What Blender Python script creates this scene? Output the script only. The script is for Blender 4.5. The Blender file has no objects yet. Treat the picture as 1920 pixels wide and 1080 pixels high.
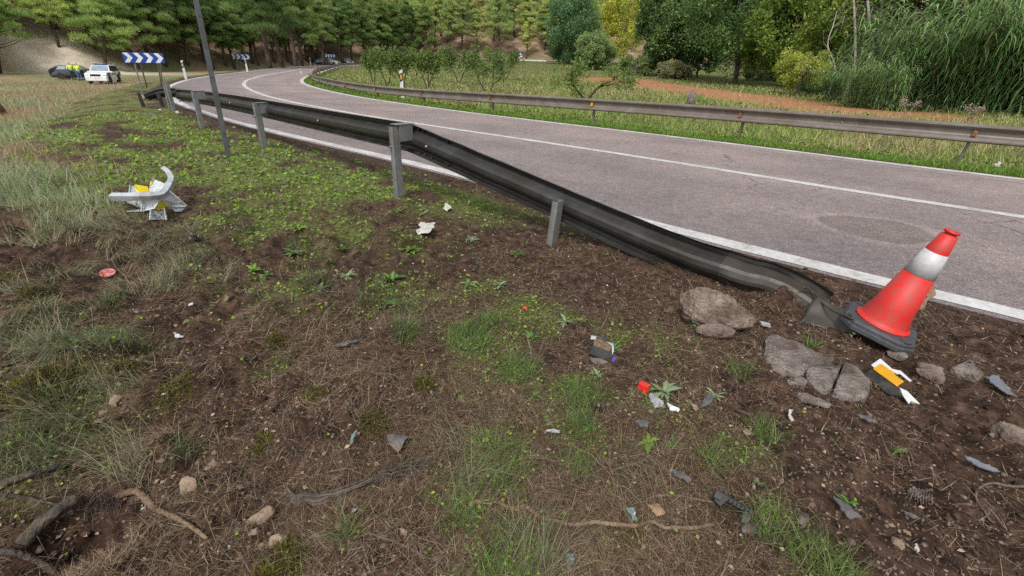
import bpy, math, random
import numpy as np
from mathutils import Vector, Matrix, noise as mnoise

SC = bpy.context.scene
COL = SC.collection
rng = np.random.default_rng(7)
random.seed(7)

# ------------------------------------------------------------------ camera
FPX, PITCH, ROLL, CAMZ = 890.0, 25.5, 1.5, 1.3
_p, _r = math.radians(PITCH), math.radians(ROLL)
FWD = np.array([0, math.cos(_p), -math.sin(_p)])
_up = np.array([0, math.sin(_p), math.cos(_p)])
_rt = np.array([1.0, 0, 0])
RT = _rt * math.cos(_r) + _up * math.sin(_r)
UP = -_rt * math.sin(_r) + _up * math.cos(_r)
cam_data = bpy.data.cameras.new('camera')
cam_data.sensor_width = 36.0
cam_data.lens = 36.0 * FPX / 1920.0
cam_data.clip_start = 0.05
cam_data.clip_end = 3000.0
cam = bpy.data.objects.new('camera', cam_data)
cam.matrix_world = Matrix(((RT[0], UP[0], -FWD[0], 0), (RT[1], UP[1], -FWD[1], 0), (RT[2], UP[2], -FWD[2], CAMZ), (0, 0, 0, 1)))
COL.objects.link(cam)
SC.camera = cam

# ------------------------------------------------------------------ world and sun (overcast)
W = bpy.data.worlds.new('World')
SC.world = W
W.use_nodes = True
nt = W.node_tree
nt.nodes.clear()
sky = nt.nodes.new('ShaderNodeTexSky')
sky.sky_type = 'NISHITA'
sky.sun_disc = False
sky.sun_elevation = math.radians(52)
sky.sun_rotation = math.radians(195)
sky.dust_density = 3.0
sky.air_density = 1.0
hs = nt.nodes.new('ShaderNodeHueSaturation')
hs.inputs['Saturation'].default_value = 0.28
bg = nt.nodes.new('ShaderNodeBackground')
bg.inputs['Strength'].default_value = 0.14
wo = nt.nodes.new('ShaderNodeOutputWorld')
nt.links.new(sky.outputs[0], hs.inputs['Color'])
nt.links.new(hs.outputs[0], bg.inputs['Color'])
nt.links.new(bg.outputs[0], wo.inputs['Surface'])
sd = bpy.data.lights.new('sun', 'SUN')
sd.energy = 1.5
sd.angle = math.radians(11)
sd.color = (1.0, 0.965, 0.92)
sun = bpy.data.objects.new('sun', sd)
_el, _az = math.radians(52), math.radians(195)
_sdir = Vector((math.sin(_az) * math.cos(_el), math.cos(_az) * math.cos(_el), math.sin(_el)))
sun.rotation_euler = (-_sdir).to_track_quat('-Z', 'Y').to_euler()
COL.objects.link(sun)
SC.view_settings.view_transform = 'Standard'
SC.view_settings.look = 'None'
SC.view_settings.gamma = 1.0
SC.view_settings.use_curve_mapping = False
SC.view_settings.exposure = 0.55
SC.render.engine = 'CYCLES'
SC.cycles.max_bounces = 8
SC.cycles.diffuse_bounces = 5
SC.cycles.glossy_bounces = 2
SC.cycles.transmission_bounces = 5
SC.cycles.transparent_max_bounces = 4
SC.cycles.use_denoising = False

# ------------------------------------------------------------------ numeric helpers
def S(a, b, x):
    t = np.clip((x - a) / (b - a), 0, 1)
    return t * t * (3 - 2 * t)

def _hash(ix, iy, seed):
    h = (ix.astype(np.int64) * 374761393 + iy.astype(np.int64) * 668265263 + seed * 144269504) & 0xffffffff
    h = ((h ^ (h >> 13)) * 1274126177) & 0xffffffff
    h = ((h ^ (h >> 16)) * 2246822519) & 0xffffffff
    return ((h ^ (h >> 15)) & 0xffffff) / float(0xffffff)

def vnoise(x, y, seed=0):
    xi, yi = np.floor(x), np.floor(y)
    fx, fy = x - xi, y - yi
    fx = fx * fx * (3 - 2 * fx); fy = fy * fy * (3 - 2 * fy)
    a = _hash(xi, yi, seed); b = _hash(xi + 1, yi, seed)
    c = _hash(xi, yi + 1, seed); d = _hash(xi + 1, yi + 1, seed)
    return (a * (1 - fx) + b * fx) * (1 - fy) + (c * (1 - fx) + d * fx) * fy

def fbm(x, y, octv=3, seed=0, gain=.5):
    v = 0; a = 1; tot = 0
    for o in range(octv):
        v = v + a * vnoise(x * 2 ** o + 17.3 * o, y * 2 ** o - 9.1 * o, seed + o)
        tot += a; a *= gain
    return v / tot

def catmull(P, n):
    P = np.array(P, float)
    P = np.vstack([2 * P[0] - P[1], P, 2 * P[-1] - P[-2]])
    out = []
    for i in range(1, len(P) - 2):
        t = np.linspace(0, 1, n, endpoint=False)[:, None]
        p0, p1, p2, p3 = P[i - 1], P[i], P[i + 1], P[i + 2]
        out.append(.5 * ((2 * p1) + (-p0 + p2) * t + (2 * p0 - 5 * p1 + 4 * p2 - p3) * t ** 2 + (-p0 + 3 * p1 - 3 * p2 + p3) * t ** 3))
    out.append(P[-2][None])
    return np.vstack(out)

def resample(P, step):
    d = np.r_[0, np.cumsum(np.linalg.norm(np.diff(P, axis=0), axis=1))]
    s = np.arange(0, d[-1], step)
    return np.stack([np.interp(s, d, P[:, k]) for k in range(P.shape[1])], 1)

# ------------------------------------------------------------------ the lie of the land
_C = [(21.5, -8.7), (14.9, -3.0), (9.0, 2.15), (5.62, 5.15), (4.2, 6.45), (2.75, 7.9), (.55, 9.95), (-2.2, 12.35), (-5.1, 15.1), (-8.75, 19.1), (-11.9, 23.3), (-15.6, 29.3),
      (-18.9, 36.2), (-22.2, 45.5), (-24.6, 54.0), (-28.4, 67.5), (-32.4, 83.5), (-35.5, 99), (-36.6, 120), (-34.5, 132), (-28, 140), (-15, 145), (0, 146), (25, 146), (70, 142)]
CEN = resample(catmull(_C, 12), .35)
_t = np.gradient(CEN, axis=0)
_t /= np.linalg.norm(_t, axis=1)[:, None]
NOR = np.stack([-_t[:, 1], _t[:, 0]], 1)          # to the left of travel (towards the camera's verge)
SST = np.arange(len(CEN)) * .35
_sk = [0, 10, 26, 34, 44, 56, 66, 90, 130, 400]
WL = np.interp(SST, _sk, [3.62, 3.65, 3.62, 3.6, 3.4, 3.4, 3.5, 3.45, 3.5, 3.5])
WR = np.interp(SST, _sk, [3.6, 3.62, 3.55, 3.55, 3.5, 3.4, 3.5, 3.7, 3.7, 3.7])
EDGE = .17

def road_uv(x, y):
    x = np.atleast_1d(np.asarray(x, float)); y = np.atleast_1d(np.asarray(y, float))
    dl = np.empty(len(x)); dr = np.empty(len(x))
    for i in range(0, len(x), 20000):
        xx, yy = x[i:i + 20000], y[i:i + 20000]
        near = CEN[::3]
        k = np.argmin((xx[:, None] - near[None, :, 0]) ** 2 + (yy[:, None] - near[None, :, 1]) ** 2, 1) * 3
        vx, vy = xx - CEN[k, 0], yy - CEN[k, 1]
        u = vx * NOR[k, 0] + vy * NOR[k, 1]
        dist = np.hypot(vx, vy)
        u = np.sign(u) * np.maximum(np.abs(u), np.where(dist > 6, dist, 0))
        dl[i:i + 20000] = u - WL[k] - EDGE
        dr[i:i + 20000] = -u - WR[k] - EDGE
    return dl, dr

def zroad(x, y):
    p = CAMZ - 1.182 - .0181 * x - .0298 * y
    b = CAMZ - 1.6
    m = np.maximum(p, b)
    z = m + .1 * np.log(np.exp((p - m) / .1) + np.exp((b - m) / .1))
    p2 = np.clip(p, -3, .45)
    z = np.minimum(z, .45)
    return z + np.maximum(0, y - 60) * .024 * S(-34, -14, x) * (y < 400)

_HT = ([-180, -60, -50, -40, -30, -22, -15, -5, 5, 15, 25, 35, 50, 60, 180], [80, 84, 90, 98, 116, 133, 150, 156, 158, 160, 150, 120, 95, 80, 80])
def hill(x, y):
    th = np.degrees(np.arctan2(x, y)); r = np.hypot(x, y)
    t = np.maximum(0, r - np.interp(th, *_HT) - 5 * (fbm(x / 14, y / 14, 2, 5) - .5))
    h = 62 * (1 - np.exp(-t * .46 / 62))
    return h * (.75 + .5 * fbm(x / 30, y / 30, 2, 3)) * (y > -40) + 2.0 * S(0, 6, t) * (fbm(x / 6, y / 6, 3, 8) - .4)

DENTS = []      # (x, y, radius, depth): scrapes and heaps in the verge
def ground(x, y, fine=True):
    x = np.atleast_1d(np.asarray(x, float)); y = np.atleast_1d(np.asarray(y, float))
    dl, dr = road_uv(x, y)
    z = zroad(x, y)
    r = np.hypot(x, y)
    L = np.maximum(dl, 0); Rr = np.maximum(dr, 0)
    st_ = np.interp(y, [5, 16], [3.0, 1.0])
    drop = .02 * np.minimum(L, 2.4) + 1.3 * S(st_, st_ + 5.2, L) * S(2.5, 6, y) + .1 * S(3, 7, L) * (1 - S(2.5, 6, y))
    inside = np.clip(-np.maximum(dl, dr), 0, 1)
    z = z - drop - .22 * S(.7, 3.0, Rr) - .05 * S(0.0, .12, inside)
    z = z + hill(x, y)
    if fine:
        w = S(.0, .35, L) * (1 - .6 * S(8, 20, r))
        m = .07 * (fbm(x / 1.1, y / 1.1, 2, 11) - .5) + .05 * (fbm(x / .32, y / .32, 2, 12) - .5) + .05 * (np.abs(fbm(x / .13, y / .13, 3, 13) - .5) * 2 - .3) \
            + .022 * (fbm(x / .04, y / .04, 2, 14) - .5)
        m = m + (1 - S(-1.2, -.2, x)) * (1 - S(3.5, 6, y)) * (.21 * (fbm(x / .42, y / .42, 3, 15) - .5) + .10 * (np.abs(fbm(x / .2, y / .2, 2, 16) - .5) * 2 - .3))
        wr = S(.05, .8, Rr)
        mr = .12 * (fbm(x / 1.5, y / 1.5, 3, 21) - .5) + .05 * (fbm(x / .3, y / .3, 2, 22) - .5)
        z = z + w * m + wr * mr + .02 * S(-.02, .06, L) * S(0, .06, L) * (fbm(x / .15, y / .15, 3, 31) - .25)
        for (cx, cy, rad, dep) in DENTS:
            q = ((x - cx) ** 2 + (y - cy) ** 2) / rad ** 2
            k = q < 9
            if k.any():
                z[k] += dep * np.exp(-q[k]) * (.6 + .8 * fbm(x[k] / .12, y[k] / .12, 2, 44))
    return z

def rays(px):
    px = np.atleast_2d(np.array(px, float))
    return FWD[None] + ((px[:, 0] - 960) / FPX)[:, None] * RT + ((540 - px[:, 1]) / FPX)[:, None] * UP

_TT = np.r_[np.linspace(.6, 4, 120), np.geomspace(4.03, 420, 420)]
def at(px, py, lift=0.0):
    """the spot on the ground that lies under a place in the photograph"""
    d = rays((px, py))[0]
    p = d[None] * _TT[:, None]
    b = p[:, 2] + CAMZ < ground(p[:, 0], p[:, 1])
    i = int(np.argmax(b)) if b.any() else len(_TT) - 1
    a, c = _TT[max(i - 1, 0)], _TT[i]
    t = np.linspace(a, c, 24); p = d[None] * t[:, None]
    b = p[:, 2] + CAMZ < ground(p[:, 0], p[:, 1])
    j = int(np.argmax(b)) if b.any() else 23
    q = p[j]
    return np.array([q[0], q[1], float(ground(q[0], q[1])[0]) + lift])

def above(px, py, h):
    """the spot h metres above the ground that lies under a place in the photograph"""
    d = rays((px, py))[0]
    t = np.r_[np.linspace(.6, 8, 400)]; p = d[None] * t[:, None]
    b = p[:, 2] + CAMZ < ground(p[:, 0], p[:, 1]) + h
    q = p[int(np.argmax(b))]
    return np.array([q[0], q[1], q[2] + CAMZ])

def along(px, py, dist):
    """point on the line of sight at a horizontal distance"""
    d = rays((px, py))[0]
    t = dist / math.hypot(d[0], d[1])
    return np.array([d[0] * t, d[1] * t, d[2] * t + CAMZ])

def gz(x, y):
    return float(ground(x, y)[0])

for (px, py, rad, dep) in [(150, 1015, .09, -.16), (30, 380, .5, -.10), (30, 410, .35, .1), (330, 620, .3, -.05), (440, 560, .25, .04), (1400, 520, .16, -.05), (1462, 572, .10, .10), (1500, 545, .10, .05), (1560, 650, .15, .03), (1240, 545, .25, -.05),
                           (560, 810, .16, .06), (700, 1050, .16, .05), (1300, 500, .3, -.03), (1650, 690, .25, -.05), (1830, 700, .2, .03), (420, 480, .2, .05), (640, 760, .2, .05),
                           (240, 320, .5, .10), (350, 640, .22, -.04), (1690, 800, .3, -.03), (90, 680, .3, .08), (600, 560, .25, .03), (60, 480, .25, -.12)]:
    _q = at(px, py)
    DENTS.append((_q[0], _q[1], rad, dep))

# ------------------------------------------------------------------ materials
def new_mat(name):
    m = bpy.data.materials.new(name); m.use_nodes = True
    return m, m.node_tree, m.node_tree.nodes['Principled BSDF']

def c4(c):
    return (c[0], c[1], c[2], 1.0)

def mat(name, col, rough=.7, metal=0.0, var=.25, scale=9.0, dirt=None, dirt_amt=.4, dirt_scale=3.0, bump=.0, bscale=60.0, spec=None, objvar=0.0, coat=0.0):
    m, t, b = new_mat(name)
    N, Lk = t.nodes, t.links
    tc = N.new('ShaderNodeTexCoord')
    n1 = N.new('ShaderNodeTexNoise'); n1.inputs['Scale'].default_value = scale; n1.inputs['Detail'].default_value = 5
    Lk.new(tc.outputs['Object'], n1.inputs['Vector'])
    rp = N.new('ShaderNodeValToRGB')
    rp.color_ramp.elements[0].position = .3; rp.color_ramp.elements[1].position = .7
    rp.color_ramp.elements[0].color = c4([v * (1 - var) for v in col]); rp.color_ramp.elements[1].color = c4([min(1, v * (1 + var)) for v in col])
    Lk.new(n1.outputs['Fac'], rp.inputs[0])
    out = rp.outputs[0]
    if dirt:
        n2 = N.new('ShaderNodeTexNoise'); n2.inputs['Scale'].default_value = dirt_scale; n2.inputs['Detail'].default_value = 7; n2.inputs['Roughness'].default_value = .65
        Lk.new(tc.outputs['Object'], n2.inputs['Vector'])
        r2 = N.new('ShaderNodeValToRGB'); r2.color_ramp.elements[0].position = .5 - .25 * dirt_amt; r2.color_ramp.elements[1].position = .82 - .25 * dirt_amt
        Lk.new(n2.outputs['Fac'], r2.inputs[0])
        mx = N.new('ShaderNodeMix'); mx.data_type = 'RGBA'
        Lk.new(r2.outputs[0], mx.inputs[0]); Lk.new(out, mx.inputs[6]); mx.inputs[7].default_value = c4(dirt)
        out = mx.outputs[2]
    if objvar:
        oi = N.new('ShaderNodeObjectInfo'); hv = N.new('ShaderNodeHueSaturation')
        mr = N.new('ShaderNodeMapRange'); mr.inputs[3].default_value = 1 - objvar; mr.inputs[4].default_value = 1 + objvar
        Lk.new(oi.outputs['Random'], mr.inputs[0]); Lk.new(mr.outputs[0], hv.inputs['Value']); Lk.new(out, hv.inputs['Color'])
        out = hv.outputs[0]
    Lk.new(out, b.inputs['Base Color'])
    b.inputs['Roughness'].default_value = rough; b.inputs['Metallic'].default_value = metal
    if spec is not None: b.inputs['Specular IOR Level'].default_value = spec
    if coat: b.inputs['Coat Weight'].default_value = coat
    if bump:
        n3 = N.new('ShaderNodeTexNoise'); n3.inputs['Scale'].default_value = bscale; n3.inputs['Detail'].default_value = 4
        Lk.new(tc.outputs['Object'], n3.inputs['Vector'])
        bp = N.new('ShaderNodeBump'); bp.inputs['Strength'].default_value = bump; bp.inputs['Distance'].default_value = .02
        Lk.new(n3.outputs['Fac'], bp.inputs['Height']); Lk.new(bp.outputs[0], b.inputs['Normal'])
    return m

def leaf_mat(name, rough=.55, trans=.35, objvar=.12, hue=.015):
    """colour of each blade or leaf is its own (attribute col); trees differ a little from one another"""
    m, t, b = new_mat(name)
    N, Lk = t.nodes, t.links
    a = N.new('ShaderNodeAttribute'); a.attribute_name = 'col'
    oi = N.new('ShaderNodeObjectInfo'); hv = N.new('ShaderNodeHueSaturation')
    mr = N.new('ShaderNodeMapRange'); mr.inputs[3].default_value = 1 - objvar; mr.inputs[4].default_value = 1 + objvar
    Lk.new(oi.outputs['Random'], mr.inputs[0]); Lk.new(mr.outputs[0], hv.inputs['Value'])
    m2 = N.new('ShaderNodeMapRange'); m2.inputs[3].default_value = .5 + hue; m2.inputs[4].default_value = .5 - hue
    Lk.new(oi.outputs['Random'], m2.inputs[0]); Lk.new(m2.outputs[0], hv.inputs['Hue'])
    Lk.new(a.outputs['Color'], hv.inputs['Color'])
    Lk.new(hv.outputs[0], b.inputs['Base Color']); b.inputs['Roughness'].default_value = rough
    b.inputs['Specular IOR Level'].default_value = .12
    if trans:
        tr = N.new('ShaderNodeBsdfTranslucent'); Lk.new(hv.outputs[0], tr.inputs['Color'])
        ms = N.new('ShaderNodeMixShader'); ms.inputs[0].default_value = trans
        Lk.new(b.outputs[0], ms.inputs[1]); Lk.new(tr.outputs[0], ms.inputs[2])
        Lk.new(ms.outputs[0], N['Material Output'].inputs['Surface'])
    return m

GALV = mat('galvanised_steel', (.20, .21, .21), .45, .35, .18, 14, (.16, .13, .10), .25, 4)
GALV_OLD = mat('weathered_rail_steel', (.055, .052, .046), .5, .3, .3, 7, (.075, .06, .045), .5, 3.0)
GALV_DARK = mat('grimy_rail_steel', (.052, .053, .05), .42, .35, .3, 6, (.03, .026, .02), .55, 2.5)
GALV_TAN = mat('dusty_rail_steel', (.20, .18, .16), .45, .3, .2, 5, (.15, .112, .085), .5, 1.4)
RUST = mat('rusty_steel', (.22, .09, .035), .8, .2, .4, 30)
POLEM = mat('painted_pole_grey', (.10, .115, .12), .45, .4, .2, 9, (.07, .06, .05), .3)
WHITEP = mat('white_plastic', (.60, .61, .60), .5, 0, .06, 6, (.35, .31, .26), .12, 5)
BLACKP = mat('black_plastic', (.018, .019, .021), .5, 0, .4, 25, (.08, .065, .05), .25, 12)
REFL_W = mat('retroreflective_white', (.47, .475, .47), .42, 0, .1, 60, (.4, .38, .35), .2, 5)
REFL_Y = mat('retroreflective_amber', (.62, .30, .008), .4, 0, .12, 40)
YEL = mat('yellow_sign_sheet', (.72, .58, .01), .4, 0, .08, 9, (.4, .3, .03), .15)
BLUE = mat('blue_sign_sheet', (.008, .045, .26), .4, 0, .08, 20)
SIGNW = mat('white_sign_sheet', (.66, .69, .71), .4, 0, .06, 10, (.4, .4, .4), .15)
ALU = mat('aluminium_sheet', (.46, .49, .52), .45, .15, .12, 9, (.28, .27, .25), .3, 6)
CONE_R = mat('red_orange_cone_plastic', (.60, .010, .006), .55, 0, .08, 4, (.30, .06, .045), .42, 16)
RUBBER = mat('recycled_rubber', (.040, .043, .051), .7, 0, .12, 60, (.085, .075, .068), .2, 14)
TYRE = mat('tyre_rubber', (.02, .02, .02), .85, 0, .2, 20)
GLASSM = mat('dark_window_glass', (.025, .03, .035), .08, 0, .1, 3, spec=.8)
WINDM = mat('windscreen_glass', (.20, .25, .28), .12, 0, .15, 2, spec=.8)
CARW = mat('white_car_paint', (.76, .77, .77), .28, 0, .03, 3, (.55, .5, .43), .08, 2, coat=.5)
CARD = mat('dark_blue_car_paint', (.012, .016, .028), .22, .2, .1, 3, coat=.6)
CARS = mat('silver_car_paint', (.5, .53, .56), .3, .5, .05, 3, coat=.5)
CARG = mat('green_car_stripe', (.012, .075, .04), .35, 0, .1, 3)
ALLOY = mat('alloy_wheel', (.5, .5, .51), .35, .8, .1, 5)
CHROME = mat('dark_grille', (.02, .022, .026), .35, .3, .3, 20)
LAMPG = mat('headlight_glass', (.6, .63, .66), .15, .2, .1, 10)
LIGHTB = mat('blue_beacon_plastic', (.015, .06, .25), .25, 0, .2, 10)
SKIN = mat('skin', (.42, .24, .17), .6, 0, .1, 9)
HAIR = mat('dark_hair', (.02, .015, .012), .7, 0, .3, 60)
HIVIS = mat('hi_vis_yellow_cloth', (.55, .85, .02), .7, 0, .06, 9)
NAVY = mat('dark_green_uniform_cloth', (.02, .035, .03), .85, 0, .2, 12)
JEANS = mat('blue_jeans_cloth', (.06, .12, .2), .85, 0, .2, 12)
ROCKM = mat('earthy_limestone', (.27, .215, .175), .95, 0, .55, 26, (.075, .05, .038), .6, 7, 1.0, 60, spec=.1)
ROCKG = mat('grey_slab_stone', (.26, .225, .20), .95, 0, .5, 45, (.08, .058, .046), .55, 11, 1.0, 80, spec=.1)
ROCKT = mat('tan_field_stone', (.33, .245, .175), .95, 0, .3, 18, (.15, .105, .07), .5, 9, .7, 50, objvar=.15, spec=.1)
BARK = mat('pine_bark', (.065, .045, .036), .95, 0, .4, 5, (.13, .095, .075), .45, 2, .8, 12, objvar=.2, spec=.1)
BARKG = mat('grey_bark', (.17, .15, .13), .95, 0, .35, 6, (.08, .07, .06), .45, 2, .6, 14, spec=.1)
BARKP = mat('pale_dead_bark', (.42, .37, .33), .9, 0, .3, 4, (.18, .15, .13), .5, 1.5, .6, 14, spec=.1)
ROOTM = mat('root_wood', (.15, .098, .062), .9, 0, .4, 25, (.27, .2, .135), .4, 8, .9, 70, spec=.15)
ROOTD = mat('dark_root_wood', (.06, .05, .042), .9, 0, .5, 25, (.16, .125, .09), .35, 8, .9, 70, spec=.15)
TWIGM = mat('grey_twig_wood', (.12, .10, .085), .9, 0, .4, 30, spec=.15)
REDP = mat('red_plastic', (.62, .02, .015), .25, 0, .1, 20, coat=.3)
REDLENS = mat('dusty_red_lens', (.42, .05, .045), .3, 0, .2, 30, (.55, .38, .33), .35, 30)
PAPER = mat('white_paper', (.50, .49, .46), .9, 0, .12, 30, (.30, .25, .2), .35, 14)
FOIL = mat('silver_plastic_shard', (.42, .43, .45), .35, .3, .35, 60, (.2, .17, .14), .3, 30)
SLATE = mat('grey_plastic_shard', (.075, .076, .08), .75, 0, .25, 25, (.17, .14, .12), .3, 10)
BLUEG = mat('blue_grey_plastic_shard', (.12, .145, .175), .65, 0, .15, 16, (.16, .13, .11), .3, 10)
TEAL = mat('greenish_glass_shard', (.13, .20, .18), .2, 0, .25, 40)
VIOLET = mat('violet_plastic', (.09, .08, .38), .45, 0, .15, 30)
BROWNL = mat('dry_brown_leaf', (.25, .155, .10), .85, 0, .25, 40, objvar=.25)
CONEM = mat('pine_cone_scales', (.085, .065, .055), .85, 0, .5, 50, (.2, .17, .15), .35, 30)
FUZZ = mat('dry_seed_heads', (.30, .22, .17), .95, 0, .3, 12)
LEAF = leaf_mat('living_leaves', .5, .42)
PINEL = leaf_mat('pine_needles', .7, .5, .2, .02)
BLADE = leaf_mat('grass_blades', .6, .3, 0, 0)
DRY = leaf_mat('dry_straw', .8, .12, 0, 0)
CRUMB = leaf_mat('soil_crumbs', .95, 0, 0, 0)

# ------------------------------------------------------------------ mesh helpers
def link(name, me, m=None, parent=None, loc=None):
    o = bpy.data.objects.new(name, me)
    COL.objects.link(o)
    if m is not None and not me.materials: me.materials.append(m)
    if parent is not None: o.parent = parent
    if loc is not None: o.location = loc
    return o

def tag(o, label=None, cat=None, group=None, kind=None):
    if label: o['label'] = label
    if cat: o['category'] = cat
    if group: o['group'] = group
    if kind: o['kind'] = kind
    return o

def empty(name, loc=(0, 0, 0), rz=0.0, label=None, cat=None, group=None, rot=None):
    o = bpy.data.objects.new(name, None)
    o.empty_display_size = .2
    COL.objects.link(o)
    o.location = loc
    o.rotation_euler = rot if rot is not None else (0, 0, rz)
    return tag(o, label, cat, group)

def np_mesh(name, V, F, col=None, smooth=False):
    """V (n,3), F list of index arrays each (k, c) -> mesh"""
    me = bpy.data.meshes.new(name)
    V = np.ascontiguousarray(V, np.float32)
    me.vertices.add(len(V)); me.vertices.foreach_set('co', V.ravel())
    F = [np.ascontiguousarray(f, np.int32) for f in F if len(f)]
    nl = sum(f.size for f in F); nf = sum(len(f) for f in F)
    me.loops.add(nl); me.polygons.add(nf)
    me.loops.foreach_set('vertex_index', np.concatenate([f.ravel() for f in F]))
    sizes = np.concatenate([np.full(len(f), f.shape[1], np.int32) for f in F])
    me.polygons.foreach_set('loop_start', np.r_[0, np.cumsum(sizes)[:-1]].astype(np.int32))
    if smooth: me.polygons.foreach_set('use_smooth', np.ones(nf, bool))
    me.update(calc_edges=True)
    if col is not None:
        a = me.attributes.new('col', 'FLOAT_COLOR', 'POINT')
        cc = np.ones((len(V), 4), np.float32); cc[:, :3] = col
        a.data.foreach_set('color', cc.ravel())
    return me

class MB:
    def __init__(s): s.v = []; s.f = []
    def add(s, V, F):
        o = len(s.v); s.v += [tuple(map(float, p)) for p in V]; s.f += [tuple(int(i) + o for i in f) for f in F]; return s
    def box(s, c, d, R=None, taper=1.0):
        c = np.array(c, float); h = np.array(d, float) / 2; P = []
        for z in (-1, 1):
            k = taper if z > 0 else 1
            for x, y in ((-1, -1), (1, -1), (1, 1), (-1, 1)):
                q = np.array([x * h[0] * k, y * h[1] * k, z * h[2]])
                if R is not None: q = R @ q
                P.append(c + q)
        return s.add(P, [(3, 2, 1, 0), (4, 5, 6, 7), (0, 1, 5, 4), (1, 2, 6, 5), (2, 3, 7, 6), (3, 0, 4, 7)])
    def tube(s, path, rad, n=8, cap=True):
        path = np.array(path, float); rad = np.broadcast_to(np.asarray(rad, float), (len(path),))
        t = np.gradient(path, axis=0); t /= np.linalg.norm(t, axis=1)[:, None] + 1e-9
        ref = np.array([0, 0, 1.]) if abs(t[0][2]) < .9 else np.array([1., 0, 0])
        V = []
        for p, d, r in zip(path, t, rad):
            a = np.cross(d, ref); a /= np.linalg.norm(a) + 1e-9; b = np.cross(d, a); ref = np.cross(a, d)
            for k in range(n):
                th = 2 * math.pi * k / n
                V.append(p + r * (math.cos(th) * a + math.sin(th) * b))
        F = [(i * n + k, i * n + (k + 1) % n, (i + 1) * n + (k + 1) % n, (i + 1) * n + k) for i in range(len(path) - 1) for k in range(n)]
        if cap: F += [tuple(range(n - 1, -1, -1)), tuple((len(path) - 1) * n + k for k in range(n))]
        return s.add(V, F)
    def lathe(s, prof, n=24, c=(0, 0, 0), R=None):
        V = []
        for r, z in prof:
            for k in range(n):
                th = 2 * math.pi * k / n; q = np.array([r * math.cos(th), r * math.sin(th), z])
                if R is not None: q = R @ q
                V.append(np.array(c) + q)
        F = [(i * n + k, i * n + (k + 1) % n, (i + 1) * n + (k + 1) % n, (i + 1) * n + k) for i in range(len(prof) - 1) for k in range(n)]
        F += [tuple(range(n - 1, -1, -1)), tuple((len(prof) - 1) * n + k for k in range(n))]
        return s.add(V, F)
    def prism(s, poly, axis_a, axis_b, axis_n, c, thick):
        """flat polygon (2D) with thickness"""
        a, b, n, c = (np.array(v, float) for v in (axis_a, axis_b, axis_n, c)); m = len(poly)
        V = [c + p[0] * a + p[1] * b + k * thick / 2 * n for k in (-1, 1) for p in poly]
        F = [tuple(range(m - 1, -1, -1)), tuple(range(m, 2 * m))] + [(i, (i + 1) % m, m + (i + 1) % m, m + i) for i in range(m)]
        return s.add(V, F)
    def sweep(s, prof, P, side, up, cap=True):
        """closed profile (u along side, v along up) swept along P"""
        m = len(prof); V = []
        for p, a, b in zip(P, side, up):
            V += [p + u * a + v * b for u, v in prof]
        F = [(i * m + k, i * m + (k + 1) % m, (i + 1) * m + (k + 1) % m, (i + 1) * m + k) for i in range(len(P) - 1) for k in range(m)]
        if cap: F += [tuple(range(m - 1, -1, -1)), tuple((len(P) - 1) * m + k for k in range(m))]
        return s.add(V, F)
    def mesh(s, name, smooth=False, bevel=0):
        me = bpy.data.meshes.new(name); me.from_pydata(s.v, [], s.f); me.update()
        if smooth: me.polygons.foreach_set('use_smooth', np.ones(len(me.polygons), bool))
        return me
    def obj(s, name, m, parent=None, smooth=False, bevel=0.0, loc=None):
        o = link(name, s.mesh(name, smooth), m, parent, loc)
        if bevel:
            b = o.modifiers.new('bevel', 'BEVEL'); b.width = bevel; b.segments = 2; b.limit_method = 'ANGLE'
        return o

def rotz(a):
    c, s_ = math.cos(a), math.sin(a)
    return np.array([[c, -s_, 0], [s_, c, 0], [0, 0, 1.0]])

def basis_from_up(upv, fw):
    """matrix whose z is upv and whose y leans towards fw"""
    z = np.array(upv, float); z /= np.linalg.norm(z)
    x = np.cross(fw, z); x /= np.linalg.norm(x); y = np.cross(z, x)
    return np.stack([x, y, z], 1)

def m4(Rm, loc):
    M = Matrix.Identity(4)
    for i in range(3):
        for j in range(3): M[i][j] = float(Rm[i][j])
        M[i][3] = float(loc[i])
    return M

def copy_tree(o, parent=None):
    c = o.copy(); COL.objects.link(c)
    if parent is not None: c.parent = parent
    for ch in o.children: copy_tree(ch, c)
    return c

# ------------------------------------------------------------------ zones of cover on the verge
def blobs(lst):
    out = []
    for px, py, rad in lst:
        q = at(px, py); out.append((q[0], q[1], rad))
    return out
G_BL = blobs([(770, 470, .3), (730, 530, .3), (870, 530, .22), (900, 650, .2), (970, 700, .18), (1090, 750, .16), (1085, 800, .12), (590, 520, .3), (560, 470, .35), (1430, 990, .09), (950, 1060, .16),
              (930, 880, .16), (1530, 1055, .12), (150, 640, .28), (40, 830, .22), (1200, 640, .16), (640, 430, .4), (450, 470, .3), (500, 420, .5), (420, 400, .5), (600, 360, .6), (1000, 590, .2), (1060, 605, .15),
              (520, 700, .1), (720, 380, .3), (870, 960, .12), (120, 780, .2), (1250, 760, .12), (480, 520, .22), (1400, 840, .1)])
D_BL = blobs([(300, 480, .32), (200, 470, .5), (640, 720, .28), (700, 770, .22), (560, 680, .25), (480, 640, .22), (850, 900, .22), (1150, 880, .2), (980, 930, .22), (100, 440, .7), (380, 500, .3), (760, 820, .2),
              (60, 600, .4), (250, 840, .22), (900, 760, .2), (1250, 900, .2), (1050, 1040, .2), (450, 860, .2), (330, 940, .15), (120, 380, .8), (1330, 800, .2)])
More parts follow.
